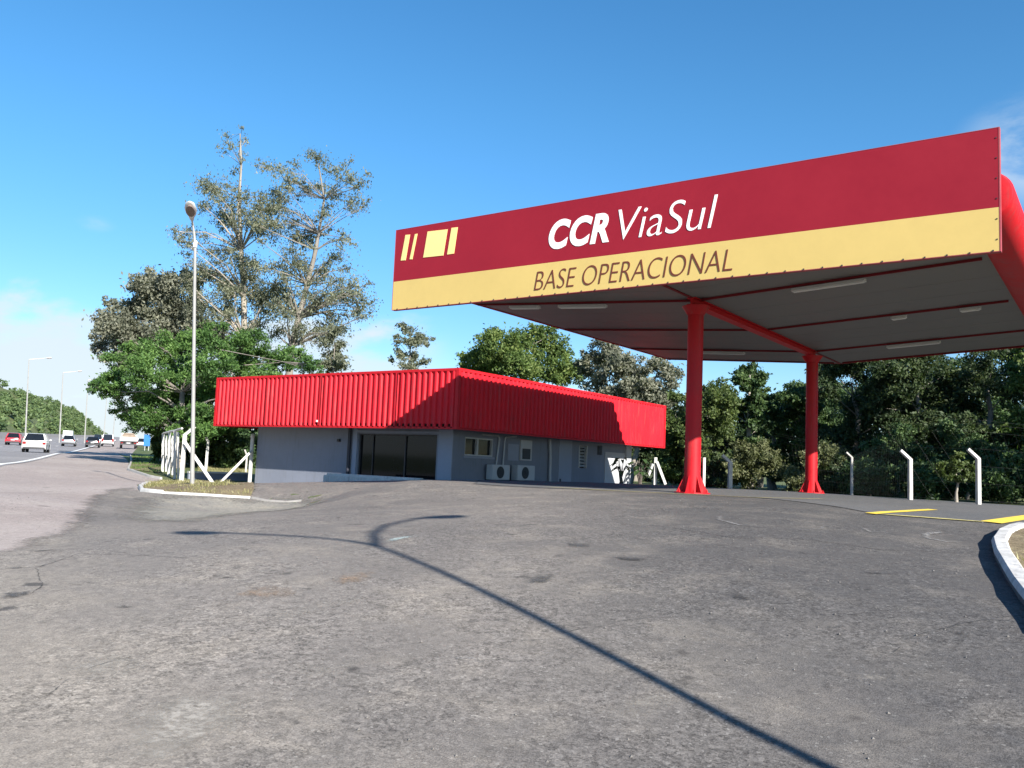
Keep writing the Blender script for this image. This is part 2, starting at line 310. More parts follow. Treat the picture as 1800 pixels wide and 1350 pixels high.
def meshnp(name, V, Fq, mat, parent=None, smooth=False):
    """fast mesh from numpy arrays of points and equal-sized faces"""
    off = WLOC.get(parent, np.zeros(3)) if parent else np.zeros(3)
    V = np.asarray(V, np.float32)-off.astype(np.float32); Fq = np.asarray(Fq, np.int32); k = Fq.shape[1]
    me = bpy.data.meshes.new(name); me.vertices.add(len(V)); me.vertices.foreach_set('co', V.ravel())
    me.loops.add(Fq.size); me.loops.foreach_set('vertex_index', Fq.ravel())
    me.polygons.add(len(Fq)); me.polygons.foreach_set('loop_start', np.arange(len(Fq), dtype=np.int32)*k)
    if smooth: me.polygons.foreach_set('use_smooth', np.ones(len(Fq), bool))
    me.update(); me.validate(); me.materials.append(mat)
    o = bpy.data.objects.new(name, me); COL.objects.link(o)
    if parent: o.parent = parent
    WLOC[o] = off; return o
def copy_tree(o, parent=None):
    c = o.copy(); COL.objects.link(c)
    if parent: c.parent = parent
    for ch in list(o.children): copy_tree(ch, c)
    return c
def drape(name, poly, mat, off, cell=.8, kind='structure'):
    """a sheet following the terrain inside a ground polygon"""
    poly = [np.asarray(p, float)[:2] for p in poly]; B = []
    for a, b in zip(poly, poly[1:]+poly[:1]):
        k = max(1, int(np.linalg.norm(b-a)/cell)); B += [a+(b-a)*i/k for i in range(k)]
    B = np.array(B); xs = np.arange(B[:, 0].min(), B[:, 0].max(), cell); ys = np.arange(B[:, 1].min(), B[:, 1].max(), cell)
    nb = len(B); gx, gy = np.meshgrid(xs, ys); I = np.c_[gx.ravel(), gy.ravel()]
    ins = np.zeros(len(I), bool)
    for i in range(nb):
        a, b = B[i], B[(i+1) % nb]; c = ((a[1] > I[:, 1]) != (b[1] > I[:, 1]))
        with np.errstate(divide='ignore', invalid='ignore'): ins ^= c & (I[:, 0] < (b[0]-a[0])*(I[:, 1]-a[1])/(b[1]-a[1])+a[0])
    P = np.r_[B, I[ins]]
    vs, es, fs, *_ = delaunay_2d_cdt([Vector(p) for p in P], [], [list(range(nb))], 1, 1e-4)
    V = np.array([(v.x, v.y) for v in vs]); z = gz(V[:, 0], V[:, 1])+off
    me = bpy.data.meshes.new(name); me.from_pydata([(a, b, c) for (a, b), c in zip(V, z)], [], [tuple(f) for f in fs]); me.update()
    me.polygons.foreach_set('use_smooth', [True]*len(me.polygons)); me.materials.append(mat)
    if len(me.polygons) and me.polygons[0].normal.z < 0: me.flip_normals()
    ed = np.full(len(V), 1e9)
    for i in range(nb):
        a, b = B[i], B[(i+1) % nb]; ab = b-a; t_ = np.clip(((V-a)@ab)/(ab@ab+1e-12), 0, 1); ed = np.minimum(ed, np.linalg.norm(V-(a+t_[:, None]*ab), axis=1))
    me.attributes.new('edge', 'FLOAT', 'POINT').data.foreach_set('value', ed.astype(np.float32))
    o = bpy.data.objects.new(name, me); COL.objects.link(o); o['kind'] = kind; return o
def strip(name, path, width, mat, off, cell=.8, kind='structure'):
    """draped band along a ground path"""
    path = [np.asarray(p, float)[:2] for p in path]; Q = [path[0]]
    for a, b in zip(path, path[1:]):
        k = max(1, int(np.linalg.norm(b-a)/cell)); Q += [a+(b-a)*(i+1)/k for i in range(k)]
    Q = np.array(Q); T = np.gradient(Q, axis=0); T /= np.linalg.norm(T, axis=1)[:, None]; Nn = np.c_[-T[:, 1], T[:, 0]]
    w = np.asarray(width)/2 if hasattr(width, '__len__') else width/2
    ts = np.linspace(-1, 1, 5); V = np.concatenate([Q+Nn*w*t for t in ts]); k = len(Q)
    V3 = np.c_[V, gz(V[:, 0], V[:, 1])+off]
    Fq = [(j*k+i, j*k+i+1, (j+1)*k+i+1, (j+1)*k+i) for j in range(4) for i in range(k-1)]
    o = meshnp(name, V3, Fq, mat, smooth=True); o['kind'] = kind
    sl_ = np.r_[0, np.cumsum(np.linalg.norm(np.diff(Q, axis=0), axis=1))]; en = np.minimum(sl_, sl_[-1]-sl_)*.3
    ed = np.concatenate([np.minimum(w*(1-abs(t)), en) for t in ts]); o.data.attributes.new('edge', 'FLOAT', 'POINT').data.foreach_set('value', ed.astype(np.float32)); return o

# ================================================================= SETTING
def axis(lo, hi, step, far, grow=1.16):
    a = list(np.arange(lo, hi+step/2, step)); s = step
    while a[-1] < far: s *= grow; a.append(a[-1]+s)
    s = step
    while a[0] > -far: s *= grow; a.insert(0, a[0]-s)
    return np.array(a)
gx, gy = axis(-60, 25, .8, 2500), axis(-15, 70, .8, 2500)
XX, YY = np.meshgrid(gx, gy); ZZ = gz(XX, YY)
nx = len(gx); ii, jj = np.meshgrid(np.arange(len(gy)-1), np.arange(nx-1), indexing='ij'); b0 = (ii*nx+jj).ravel()
ground = meshnp('ground', np.c_[XX.ravel(), YY.ravel(), ZZ.ravel()], np.c_[b0, b0+1, b0+nx+1, b0+nx], M['field'], smooth=True); ground['kind'] = 'structure'

# highway frame: e runs along the road, nrm to its far (left) side
rv = ray(232, 776); e2 = rv[:2]/np.linalg.norm(rv[:2]); n2 = np.array([-e2[1], e2[0]])
edge_t = float(og(60, 808)[:2]@n2)
def rd(s, t): return e2*s+n2*t
def band(name, t0, t1, mat, off, s0=-80, s1=1400, kt=8):
    s = np.r_[np.arange(s0, 200, 3.), np.geomspace(200, s1, 60)]; t = np.linspace(t0, t1, kt)
    Sg, Tg = np.meshgrid(s, t, indexing='ij'); V = Sg.ravel()[:, None]*e2+Tg.ravel()[:, None]*n2
    b = (np.arange(len(s)-1)[:, None]*kt+np.arange(kt-1)).ravel()
    Dd = np.abs(Sg.ravel()); V3 = np.c_[V, gz(V[:, 0], V[:, 1])+off+np.clip((Dd-60)*.0004, 0, .06)]
    o = meshnp(name, V3, np.c_[b, b+1, b+kt+1, b+kt][:, ::-1] , mat, smooth=True); o['kind'] = 'structure'; return o
ROADW = 20.5
band('road', edge_t-.3, edge_t+ROADW, M['road'], .022)
band('road_edge_line', edge_t-.12, edge_t+.14, M['lineW'], .03, kt=3)
for k_, tt in enumerate((3.7, 7.4, 11.1)):
    mk = MB()
    for s0 in np.arange(20, 330, 12.):
        q = [rd(s0, edge_t+tt), rd(s0+4, edge_t+tt), rd(s0+4, edge_t+tt+.16), rd(s0, edge_t+tt+.16)]
        mk.add([(*p, G(*p)+.036+max(0, (s0-60)*.0004)) for p in q], [(0, 1, 2, 3)])
    tag(mk.build('lane_line', M['lineW']), kind='structure')
# worn shoulder between highway and forecourt
bnd = [og(x, y) for x, y in ((-260, 1010), (0, 965), (45, 948), (90, 932), (125, 900), (150, 874), (185, 860), (228, 853))]
sh = [rd(-25, edge_t-.1), rd(20, edge_t-.1), rd(70, edge_t-.1), rd(420, edge_t-.1), rd(420, edge_t-6.5), rd(150, edge_t-6.2), rd(82, edge_t-5.2)]
sh += [og(x, y)[:2] for x, y in ((208, 797), (226, 812), (226, 826), (262, 838), (285, 842), (240, 853))]
sh += [og(x, y)[:2] for x, y in ((252, 868), (330, 876), (225, 908), (140, 985), (50, 1075))] + [rd(-25, edge_t-16)]
drape('shoulder', sh, M['shoulder'], .008)
# dark forecourt that climbs to the canopy
fc = [p[:2] for p in bnd] + [og(x, y)[:2] for x, y in ((252, 862), (340, 866), (425, 869), (425, 858))]
fc += [(-34.0, 26.6), (-21.9, 26.6), (-21.9, 45.5), (-20.0, 52), (-12.4, 49.3), (-8.5, 44.7), (-5.4, 43.2), (2, 40), (14, 34), (14, 10), (10, -10), (-8, -10), (-14, -2)]
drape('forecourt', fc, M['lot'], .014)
# paler patch of the lower drive by the building
drape('driveway', [og(x, y)[:2] for x, y in ((236, 876), (300, 868), (446, 876), (455, 872), (560, 873), (600, 872), (545, 894), (440, 906), (300, 930), (200, 915), (200, 890))], M['drive'], .022)
# smooth floor under the canopy, bounded by faded yellow lines
slab_poly = [og(x, y)[:2] for x, y in ((958, 859.5), (1180, 868.5), (1330, 876))] + [og(1540, 906)[:2], og(1740, 921)[:2], np.array([-1.0, 19.0]), np.array([2, 24]), np.array([-1.0, 40.5]), np.array([-8.6, 44.2]), np.array([-12.4, 48.6]), np.array([-20.3, 50]), np.array([-20.3, 26.2]), og(830, 852)[:2]]
drape('canopy_floor', slab_poly, M['slab'], .024)
strip('yellow_line', [og(x, y) for x, y in ((955, 857.5), (1060, 863.5), (1180, 869.5), (1330, 876.5), (1460, 879))], .14, M['lineC'], .031)
strip('yellow_line', [og(x, y) for x, y in ((1540, 905.5), (1640, 913), (1745, 921))], .19, M['lineC'], .031)
strip('yellow_line', [og(x, y) for x, y in ((1530, 905.5), (1585, 901.5), (1640, 898))], .20, M['lineY'], .033)
strip('yellow_line', [og(x, y) for x, y in ((1742, 921), (1775, 916), (1840, 906))], .34, M['lineY'], .034)
# pale teal mark and chalky tyre arcs, tar patches
strip('pale_mark', [og(x, y) for x, y in ((668, 957), (700, 949), (736, 944))], .20, M['teal'], .022, .3)
for pts, w in ((((1665, 936), (1628, 941), (1630, 948), (1665, 955), (1705, 956)), .16), (((1270, 908), (1262, 915), (1300, 925), (1360, 928)), .12), (((1510, 927), (1530, 937), (1570, 939)), .12), (((770, 1160), (830, 1162), (850, 1172)), .05), (((1385, 935), (1440, 932), (1450, 926)), .08)):
    strip('tyre_mark', [og(x, y) for x, y in pts], w, M['scuff'], .022, .25)
for poly in (((930, 1020), (950, 1008), (985, 1002), (990, 1012), (960, 1028), (925, 1030)), ((1428, 1100), (1450, 1096), (1488, 1103), (1490, 1109), (1440, 1111)), ((985, 955), (1040, 958), (1045, 966), (1000, 964)), ((0, 1046), (60, 1040), (70, 1048), (30, 1056), (0, 1058)), ((0, 1001), (44, 998), (46, 1003), (0, 1006)), ((50, 970), (120, 967), (122, 970), (52, 974)), ((90, 1030), (130, 1026), (128, 1034), (96, 1037)), ((90, 1012), (108, 1010), (104, 1014)), ((0, 1098), (14, 1096), (20, 1100), (4, 1103))):
    drape('tar_patch', [og(x, y) for x, y in poly], M['tar'], .021, .2)
for poly, mt, nm in ((((395, 1052), (420, 1036), (480, 1030), (540, 1038), (525, 1052), (450, 1062)), 'rust', 'rust_stain'), (((570, 1022), (620, 1004), (665, 1006), (650, 1022), (600, 1032)), 'rust', 'rust_stain'),
        (((440, 1090), (520, 1068), (640, 1050), (650, 1058), (560, 1080), (460, 1100)), 'dusty', 'dust_streak'), (((200, 1250), (330, 1215), (460, 1225), (430, 1290), (300, 1350), (180, 1350)), 'dusty', 'dust_streak'), (((500, 1180), (580, 1155), (660, 1160), (640, 1185), (540, 1200)), 'dusty', 'dust_streak'),
        (((1030, 1250), (1140, 1225), (1220, 1240), (1180, 1270), (1080, 1280)), 'dusty', 'dust_streak'), (((1460, 1190), (1560, 1170), (1640, 1185), (1600, 1205), (1500, 1212)), 'dusty', 'dust_streak'), (((60, 1180), (180, 1150), (280, 1160), (240, 1190), (110, 1215)), 'dusty', 'dust_streak')):
    drape(nm, [og(x, y) for x, y in poly], M[mt], .019, .25)
for px, py, r in ((1240, 1130, .10), (1300, 1052, .12), (1110, 985, .15), (860, 1240, .05), (1540, 1010, .14), (1395, 1240, .06), (700, 1120, .06), (610, 1210, .05), (1690, 1120, .07), (330, 1130, .06), (215, 1072, .08), (1010, 1330, .04)):
    q = og(px, py)[:2]; drape('oil_spot', [q+r*np.array([math.cos(t_)*(1.6+.4*math.sin(3*t_+px)), math.sin(t_)*(1+.3*math.cos(2*t_+py))]) for t_ in np.linspace(0, 6.0, 12)], M['oil'], .018, .12)
def crackline(pts, w):
    P = [og(x, y)[:2] for x, y in pts]; Q = []
    for a, b in zip(P, P[1:]):
        k = max(2, int(np.linalg.norm(b-a)/.12)); Q += [a+(b-a)*i/k+RNG.normal(0, .012, 2) for i in range(k)]
    strip('crack', Q+[P[-1]], w, M['crack'], .02, .5)
for pts, w in ((((0, 1002), (70, 999), (140, 976), (250, 979), (340, 984)), .035), (((0, 1052), (55, 1046), (75, 1032), (60, 1000)), .03), (((985, 1118), (1120, 1090), (1260, 1085), (1390, 1098), (1520, 1080)), .022), (((1560, 1160), (1610, 1120), (1700, 1098), (1800, 1085)), .022), (((640, 1150), (760, 1128), (860, 1136), (960, 1128)), .02), (((1180, 930), (1290, 948), (1420, 950), (1540, 968), (1700, 975)), .035), (((80, 1230), (150, 1180), (260, 1150), (380, 1140)), .018)): crackline(pts, w)
# loose grit
pv = MB()
for k_ in range(700):
    D = random.uniform(3.2, 20); q = fl(D, random.uniform(-.62, .62)*D); r = random.uniform(.004, .013)*(1+.02*D)
    z = G(*q)+.014; c = np.array([*q, z+r*.3])
    pv.add([c+r*np.array([random.uniform(.7, 1.3)*a, random.uniform(.7, 1.3)*b, d]) for a, b, d in ((1,0,0),(0,1,0),(-1,0,0),(0,-1,0),(0,0,.8))], [(0,1,4),(1,2,4),(2,3,4),(3,0,4)])
tag(pv.build('gravel', M['pebble']), 'loose pale grit scattered over the dark asphalt', None, None, 'stuff')

def kerb(name, pts, w, h, mat, taper=.02, lift=-.1):
    P = [np.asarray(p)[:2] for p in pts]; Q = [P[0]]
    for a, b in zip(P, P[1:]):
        k = max(1, int(np.linalg.norm(b-a)/.5)); Q += [a+(b-a)*(i+1)/k for i in range(k)]
    Q = np.array(Q); T = np.gradient(Q, axis=0); T /= np.linalg.norm(T, axis=1)[:, None]; N_ = np.c_[-T[:, 1], T[:, 0]]; k = len(Q)
    z = gz(Q[:, 0], Q[:, 1]); jig = RNG.normal(0, .006, k)
    rings = [np.c_[Q+N_*a, z+b+(jig if b > 0 else 0)] for a, b in ((w/2, lift), (w/2-taper, h-.02), (w/2-taper-.02, h), (-w/2+taper+.02, h), (-w/2+taper, h-.02), (-w/2, lift))]
    V = np.concatenate(rings); Fq = [(j*k+i, j*k+i+1, ((j+1) % 6)*k+i+1, ((j+1) % 6)*k+i) for j in range(6) for i in range(k-1)]
    m = MB(); m.add(V, Fq); m.f += [tuple(j*k for j in range(6)), tuple(j*k+k-1 for j in range(6))[::-1]]
    o = m.build(name, mat, smooth=True); o['kind'] = 'structure'; return o
def blades(name, poly, count, h, mat, label, lean=.5):
    poly = [np.asarray(p)[:2] for p in poly]; B = np.array(poly); pts = []
    while len(pts) < count:
        I = RNG.uniform(B.min(0), B.max(0), (count*2, 2)); ins = np.zeros(len(I), bool)
        for i in range(len(B)):
            a, b = B[i], B[(i+1) % len(B)]; c = ((a[1] > I[:, 1]) != (b[1] > I[:, 1]))
            with np.errstate(divide='ignore', invalid='ignore'): ins ^= c & (I[:, 0] < (b[0]-a[0])*(I[:, 1]-a[1])/(b[1]-a[1])+a[0])
        pts += list(I[ins])
    P = np.array(pts[:count]); z = gz(P[:, 0], P[:, 1]); th = RNG.uniform(0, 2*np.pi, count)
    clump = .45+1.1*np.clip(np.sin(P[:, 0]*2.3)*np.sin(P[:, 1]*1.9+1)+.4, 0, 1)
    hh = h*RNG.uniform(.4, 1.2, count)*clump; w = .012+h*.06
    d = np.c_[np.cos(th), np.sin(th), np.zeros(count)]; b = np.c_[P, z]
    tip = b+np.c_[RNG.normal(0, lean, (count, 2))*hh[:, None], hh]
    V = np.stack([b-d*w, b+d*w, tip], 1).reshape(-1, 3)
    o = meshnp(name, V, np.arange(count*3).reshape(-1, 3), mat); return tag(o, label, None, None, 'stuff')

# left verge island with whitewashed kerb and dry grass
isl_front = [og(x, y) for x, y in ((262, 851), (246, 858), (250, 865), (285, 868), (340, 871), (440, 876.5))]
isl = isl_front+[og(446, 862), np.array([-33.3, 25.6, 0]), np.array([-37.5, 26.5, 0]), og(318, 846), og(285, 845)]
drape('verge_soil', isl, M['soil'], .05, .6)
kerb('kerb', isl_front[:4], .15, .11, M['kerbw']); kerb('kerb', isl_front[3:], .14, .075, M['kerbw'])
blades('dry_grass', [og(x, y) for x, y in ((250, 860), (262, 850), (300, 847), (440, 858), (440, 873), (340, 869), (290, 866))], 5200, .115, L['dry'], 'dry straw coloured grass on the kerbed verge below the lamp post')
kerb('kerb', [og(x, y) for x, y in ((444, 877), (470, 882), (505, 884), (530, 882.5))], .16, .07, M['kerbd2'])  # darker copy of the bare concrete, with shade put into its colour
# shaded lawn strips under the trees
lawnp = [og(x, y) for x, y in ((226, 826), (232, 812), (228, 800), (285, 806), (284, 832))]
drape('lawn', lawnp, M['soil'], .03, .8); blades('lawn_grass', lawnp, 7000, .10, L['lawn'], 'short green lawn beside the highway shoulder under the tree')
kerb('kerb', [og(x, y) for x, y in ((228, 798), (231, 812), (225, 827), (262, 839), (283, 843))], .15, .12, M['kerbg'])
blades('lawn_grass', [og(x, y) for x, y in ((345, 836), (440, 836), (438, 820), (350, 818))], 6000, .12, L['dry'], 'sunlit pale grass behind the white fence left of the building')
# right island: curving white kerb round bare soil
rk = [og(x, y, 2., .13) for x, y in ((1800, 921), (1783, 924), (1766, 932), (1757, 946), (1764, 968), (1782, 996), (1812, 1036), (1870, 1100))]
kerb('kerb', rk, .20, .145, M['kerbw'], .015, .085); kerb('kerb_base', rk, .19, .084, M['kerbd'], .01)  # base: the shade on the kerb side is put into its dark colour
rk2 = [rk[-1], np.array([3.2, 8.5, 0]), np.array([3.3, 15.6, 0]), rk[0]]
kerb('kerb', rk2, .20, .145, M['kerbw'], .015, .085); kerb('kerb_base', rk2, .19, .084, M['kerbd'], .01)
isoil = drape('island_soil', rk+[np.array([3.2, 8.5, 0]), np.array([3.2, 15.5, 0])], M['soil'], .10, .4)
blades('weeds', [p[:2]*.985+np.array([.12, .1]) for p in rk]+[np.array([3, 9]), np.array([3, 15])], 1400, .16, L['dry'], 'dry weeds and leaf litter on the soil inside the curved white kerb', .7)

# wooded hill beyond the highway
hs_ = []
hs_s, hs_t = np.linspace(60, 1500, 60), np.linspace(0, 110, 22)
def hillh(s, t): return (19+s*.012)*np.clip(t/45, 0, 1)**.8*(1+.10*np.sin(s*.03)+.06*np.sin(s*.09+t*.1))
Sg, Tg = np.meshgrid(hs_s, hs_t, indexing='ij'); HT0 = edge_t+ROADW+12
V = Sg.ravel()[:, None]*e2+(HT0+Tg.ravel())[:, None]*n2; hz = gz(V[:, 0], V[:, 1])+hillh(Sg.ravel(), Tg.ravel())-.3
b = (np.arange(59)[:, None]*22+np.arange(21)).ravel()
meshnp('hills', np.c_[V, hz], np.c_[b, b+1, b+23, b+22][:, ::-1], M['field'], smooth=True)['kind'] = 'structure'

# ================================================================= FOLIAGE
def leafset(C, size, droop=0., aspect=.5):
    N = len(C); s = size*RNG.uniform(.6, 1.4, N)
    u = RNG.normal(0, 1, (N, 3)); u[:, 2] -= droop*2.5; u /= np.linalg.norm(u, axis=1)[:, None]
    v = np.cross(u, RNG.normal(0, 1, (N, 3))); v /= np.linalg.norm(v, axis=1)[:, None]+1e-9
    a = u*(s*.5)[:, None]; b_ = v*(s*.5*aspect)[:, None]
    V = np.stack([C-a, C-a*.1+b_, C+a, C-a*.1-b_], 1).reshape(-1, 3)
    return V, np.arange(N*4).reshape(-1, 4)
def puffs(c, r, m, squash=.8, pr=(.28, .5), surf=.55):
    """small leaf clusters spread through a lumpy ball, mostly near its skin"""
    out = []
    for _ in range(m):
        d = RNG.normal(0, 1, 3); d /= np.linalg.norm(d)
        q = c+d*np.array([r, r, r*squash])*(RNG.uniform(surf, 1.) if RNG.random() < .75 else RNG.uniform(.1, surf))
        out.append((q, r*RNG.uniform(*pr)))
    return out
def crown_leaves(pf, total, flat=.75, fuzz=.35):
    vol = np.array([p[1]**2.2 for p in pf]); cnt = RNG.multinomial(total, vol/vol.sum()); out = []
    for (c, r), k in zip(pf, cnt):
        d = RNG.normal(0, 1, (k, 3)); d /= np.linalg.norm(d, axis=1)[:, None]+1e-9
        rad = r*RNG.uniform(.25, 1.05, k)**.6; g = RNG.random(k) < fuzz; rad[g] = r*np.abs(RNG.normal(0, .85, int(g.sum())))
        out.append(c+d*rad[:, None]*np.array([1, 1, flat]))
    return np.concatenate(out)
def tree(name, label, group, base, trunk, clumps, leaf, nleaf, lsize, bark='bark', m=9, droop=0., aspect=.5, tr=(.3, .06), limbs=1, surf=.55, pr=(.28, .5), flat=.75, cat='tree', fuzz=.35):
    """trunk: list of points; clumps: list of (centre, radius)"""
    t = thing(name, base, label, cat, group)
    tr_pts = [np.asarray(p, float) for p in trunk]
    mb = MB(); rs = np.linspace(tr[0], tr[1], len(tr_pts)); rs[0] *= 1.25
    mb.tube(tr_pts, rs, 9)
    pf = []; m = int(m*1.5); nleaf = int(nleaf*2.3); lsize *= .72
    for c, r in clumps:
        c = np.asarray(c, float); pf += puffs(c, r*1.12, m, .85, pr, surf)
        cand = [p for p in tr_pts if p[2] < c[2]-.15*r] or [tr_pts[0]]
        for _ in range(limbs):
            a = min(cand, key=lambda p: np.linalg.norm(p-c)+.4*abs(p[2]-c[2]))
            j = int(np.argmin([np.linalg.norm(p-a) for p in tr_pts])); r0 = rs[j]*.34
            mid = (a+c)/2+RNG.normal(0, .06, 3)*np.linalg.norm(c-a)+np.array([0, 0, .08*np.linalg.norm(c-a)])
            mb.tube([a, mid, c], [r0, r0*.65, r0*.25], 6)
            for q, qr in pf[-m:][::2]: mb.tube([mid*.3+c*.7, (c+q)/2+RNG.normal(0, .08, 3)*r, q], [r0*.35, r0*.22, r0*.08], 5)
    mb.build('trunk', M[bark], t, True)
    V, Fq = leafset(crown_leaves(pf, nleaf, flat, fuzz), lsize, droop, aspect)
    meshnp('crown', V, Fq, L[leaf], t)
    return t
def tp(px, py, D): return at_d(px, py, D)
def pxr(r, D): return r*D/F
def clumps_px(spec, D, spread):
    return [(tp(px, py, D+RNG.uniform(-spread, spread)), pxr(r, D)) for px, py, r in spec]
def fill(D, spread, *ell):
    """many small clumps spread through ellipses (x, y, half width, half height, count, smallest, largest)"""
    out = []
    for cx_, cy_, rx, ry, k, r0, r1 in ell:
        for _ in range(k):
            a, q = RNG.uniform(0, 6.283), RNG.uniform(0, 1)**.5
            out.append((tp(cx_+rx*q*math.cos(a), cy_+ry*q*math.sin(a), D+RNG.uniform(-spread, spread)), pxr(RNG.uniform(r0, r1), D)))
    return out
def auto(px, top, bot, hw, D, K, rfrac=.34, spread=None, seed=0):
    """clumps filling an egg outline"""
    rg = np.random.default_rng(seed); out = []; cyy = (top+bot)/2; hh = (bot-top)/2
    for k in range(K):
        for _ in range(50):
            a, b = rg.uniform(-1, 1, 2)
            if (a*a*(1+.35*max(0, -b)))+b*b < 1: break
        r = hw*rfrac*rg.uniform(.7, 1.25)
        out.append((tp(px+a*(hw-r*.35), cyy+b*(hh-r*.45), D+rg.uniform(-1, 1)*(spread if spread else pxr(hw, D)*.8)), pxr(r, D)))
    return out
def gbase(px, D):
    q = at_d(px, 800, D); return np.array([q[0], q[1], G(q[0], q[1])])
def trunk_to(px, py, D, k=6, wob=.15):
    b = gbase(px, D); tpt = tp(px, py, D); b = np.array([tpt[0], tpt[1], G(tpt[0], tpt[1])])
    return b, [b+(tpt-b)*i/(k-1)+(RNG.normal(0, wob, 3)*np.array([1, 1, 0]) if 0 < i < k-1 else 0) for i in range(k)]

# --- two tall gum trees
D = 62
b, _ = trunk_to(432, 600, D)
tk = [b]+[tp(x, y, D) for x, y in ((430, 700), (430, 600), (428, 520), (424, 440), (420, 350), (424, 290), (422, 235))]
sp = [(372, 330, 30), (395, 352, 32), (420, 345, 24), (440, 395, 26), (355, 325, 20), (398, 385, 28), (465, 400, 24), (475, 365, 20), (330, 405, 20), (308, 408, 15), (318, 425, 14), (370, 445, 26), (415, 450, 26), (455, 470, 24), (360, 480, 26), (395, 500, 30), (440, 515, 28), (345, 520, 26), (470, 520, 24), (405, 545, 32), (365, 560, 30), (445, 565, 26), (425, 270, 11), (405, 262, 8), (392, 268, 9), (432, 245, 9), (425, 225, 6), (382, 258, 6)]
tree('gum_tree', 'tall sparse gum tree with pale trunk and thin twiggy top behind the lamp post', 'tall gum trees', b, tk, clumps_px(sp, D, 3.0)+fill(D, 3., (405, 530, 70, 75, 30, 14, 26), (410, 380, 70, 65, 20, 11, 20), (415, 270, 22, 45, 7, 6, 10), (345, 470, 35, 50, 8, 10, 18)), 'olive', 13000, .24, 'palebark', 5, .5, .42, (.32, .035), 1, .2, (.4, .75), fuzz=.9)
D = 60
b, _ = trunk_to(505, 640, D)
tk = [b]+[tp(x, y, D) for x, y in ((505, 700), (512, 610), (525, 560), (540, 500), (555, 440), (560, 410), (570, 350), (560, 290))]
sp = [(560, 280, 20), (548, 272, 14), (585, 300, 18), (615, 310, 17), (640, 318, 15), (600, 295, 12), (625, 370, 17), (595, 345, 22), (470, 295, 17), (490, 298, 20), (455, 288, 10), (515, 318, 20), (535, 335, 22), (560, 330, 18), (500, 350, 20), (525, 380, 24), (570, 375, 20), (610, 420, 17), (490, 400, 22), (540, 420, 22), (590, 455, 24), (520, 450, 26), (560, 480, 28), (500, 490, 26), (620, 500, 24), (590, 520, 28), (545, 540, 30), (505, 550, 28), (630, 520, 15), (650, 498, 8), (640, 555, 10), (570, 575, 22), (530, 585, 24), (490, 590, 26), (610, 555, 16), (625, 330, 9), (648, 305, 8), (617, 282, 9), (470, 470, 18)]
tree('gum_tree', 'tall forked gum tree with open airy crown right of the pale trunked one', 'tall gum trees', b, tk, clumps_px(sp, D, 3.0)+fill(D, 3., (555, 530, 85, 75, 40, 14, 24), (560, 360, 85, 80, 30, 9, 18), (490, 440, 50, 110, 22, 12, 22)), 'olive', 13500, .24, 'bark', 5, .5, .42, (.32, .04), 1, .2, (.4, .75), fuzz=.9)
D = 58
b, tk = trunk_to(588, 610, D)
tree('gum_sapling', 'slender young gum tree poking above the red fascia beside the big tree', None, b, tk, clumps_px([(580, 590, 15), (598, 605, 13), (570, 605, 10), (585, 625, 18), (600, 630, 12), (575, 640, 16), (592, 580, 8), (585, 650, 20)], D, 1.5), 'olive', 1500, .30, 'bark', 6, .4, .45, (.12, .03), 1, .3, (.3, .6), fuzz=.7)
# --- grey leaved tree at the left
D = 66
b, tk = trunk_to(305, 600, D)
sp = [(280, 500, 34), (310, 510, 34), (255, 510, 28), (325, 545, 36), (240, 545, 34), (290, 550, 38), (205, 565, 30), (230, 585, 34), (190, 590, 24), (192, 535, 14), (185, 560, 16), (270, 590, 36), (320, 590, 36), (360, 580, 34), (180, 610, 16), (220, 620, 34), (330, 495, 22), (265, 490, 18)]
tree('grey_tree', 'greyish broad tree with dense dull leaves at the far left of the crowns', None, b, tk, clumps_px(sp, D, 3.2), 'grey', 17000, .36, 'bark', 10, .2, .5, (.35, .12), 1, .5)
# --- bright feathery tree in front
D = 54
b, tk = trunk_to(320, 690, D, 5)
sp = [(290, 610, 36), (340, 605, 36), (390, 600, 36), (440, 605, 32), (250, 620, 34), (215, 635, 30), (480, 630, 34), (520, 635, 30), (545, 645, 20), (420, 630, 40), (370, 640, 40), (310, 650, 40), (250, 655, 36), (195, 665, 28), (460, 660, 34), (172, 680, 18), (200, 690, 26), (235, 695, 34), (280, 690, 38), (330, 700, 40), (380, 690, 40), (262, 720, 34), (218, 722, 22), (310, 735, 38), (235, 742, 22), (282, 745, 28), (350, 735, 40), (400, 730, 38), (290, 700, 40), (330, 670, 44), (400, 670, 44), (440, 690, 40), (360, 760, 26), (310, 765, 20)]
tree('leafy_tree', 'bright green feathery tree spreading over the white fence', None, b, tk, clumps_px(sp, D, 3.4), 'bright', 46000, .25, 'bark', 14, .1, .45, (.38, .14), 1, .5, (.25, .42), .6)
# --- dim shrubs under and behind it
for i, (px, top, bot, hw, D, lab) in enumerate(((335, 735, 832, 55, 60, 'dark shrub behind the white fence gate posts'), (405, 735, 832, 55, 58, 'dark shrub between the fence post and the building end'), (452, 715, 838, 34, 61, 'tall dark shrub filling the gap beside the building end'), (284, 745, 832, 18, 60, 'low dark shrub at the roadside end of the white fence'))):
    b, tk = trunk_to(px, (top+bot)/2, D, 4, .05)
    tree('shrub', lab, 'shrubs under the bright tree', b, tk, auto(px, top, bot, hw, D, 14, .4, 1.5, 30+i), 'deep', 8000, .34, 'bark', 10, 0, .5, (.10, .04), 1, .4, cat='shrub')
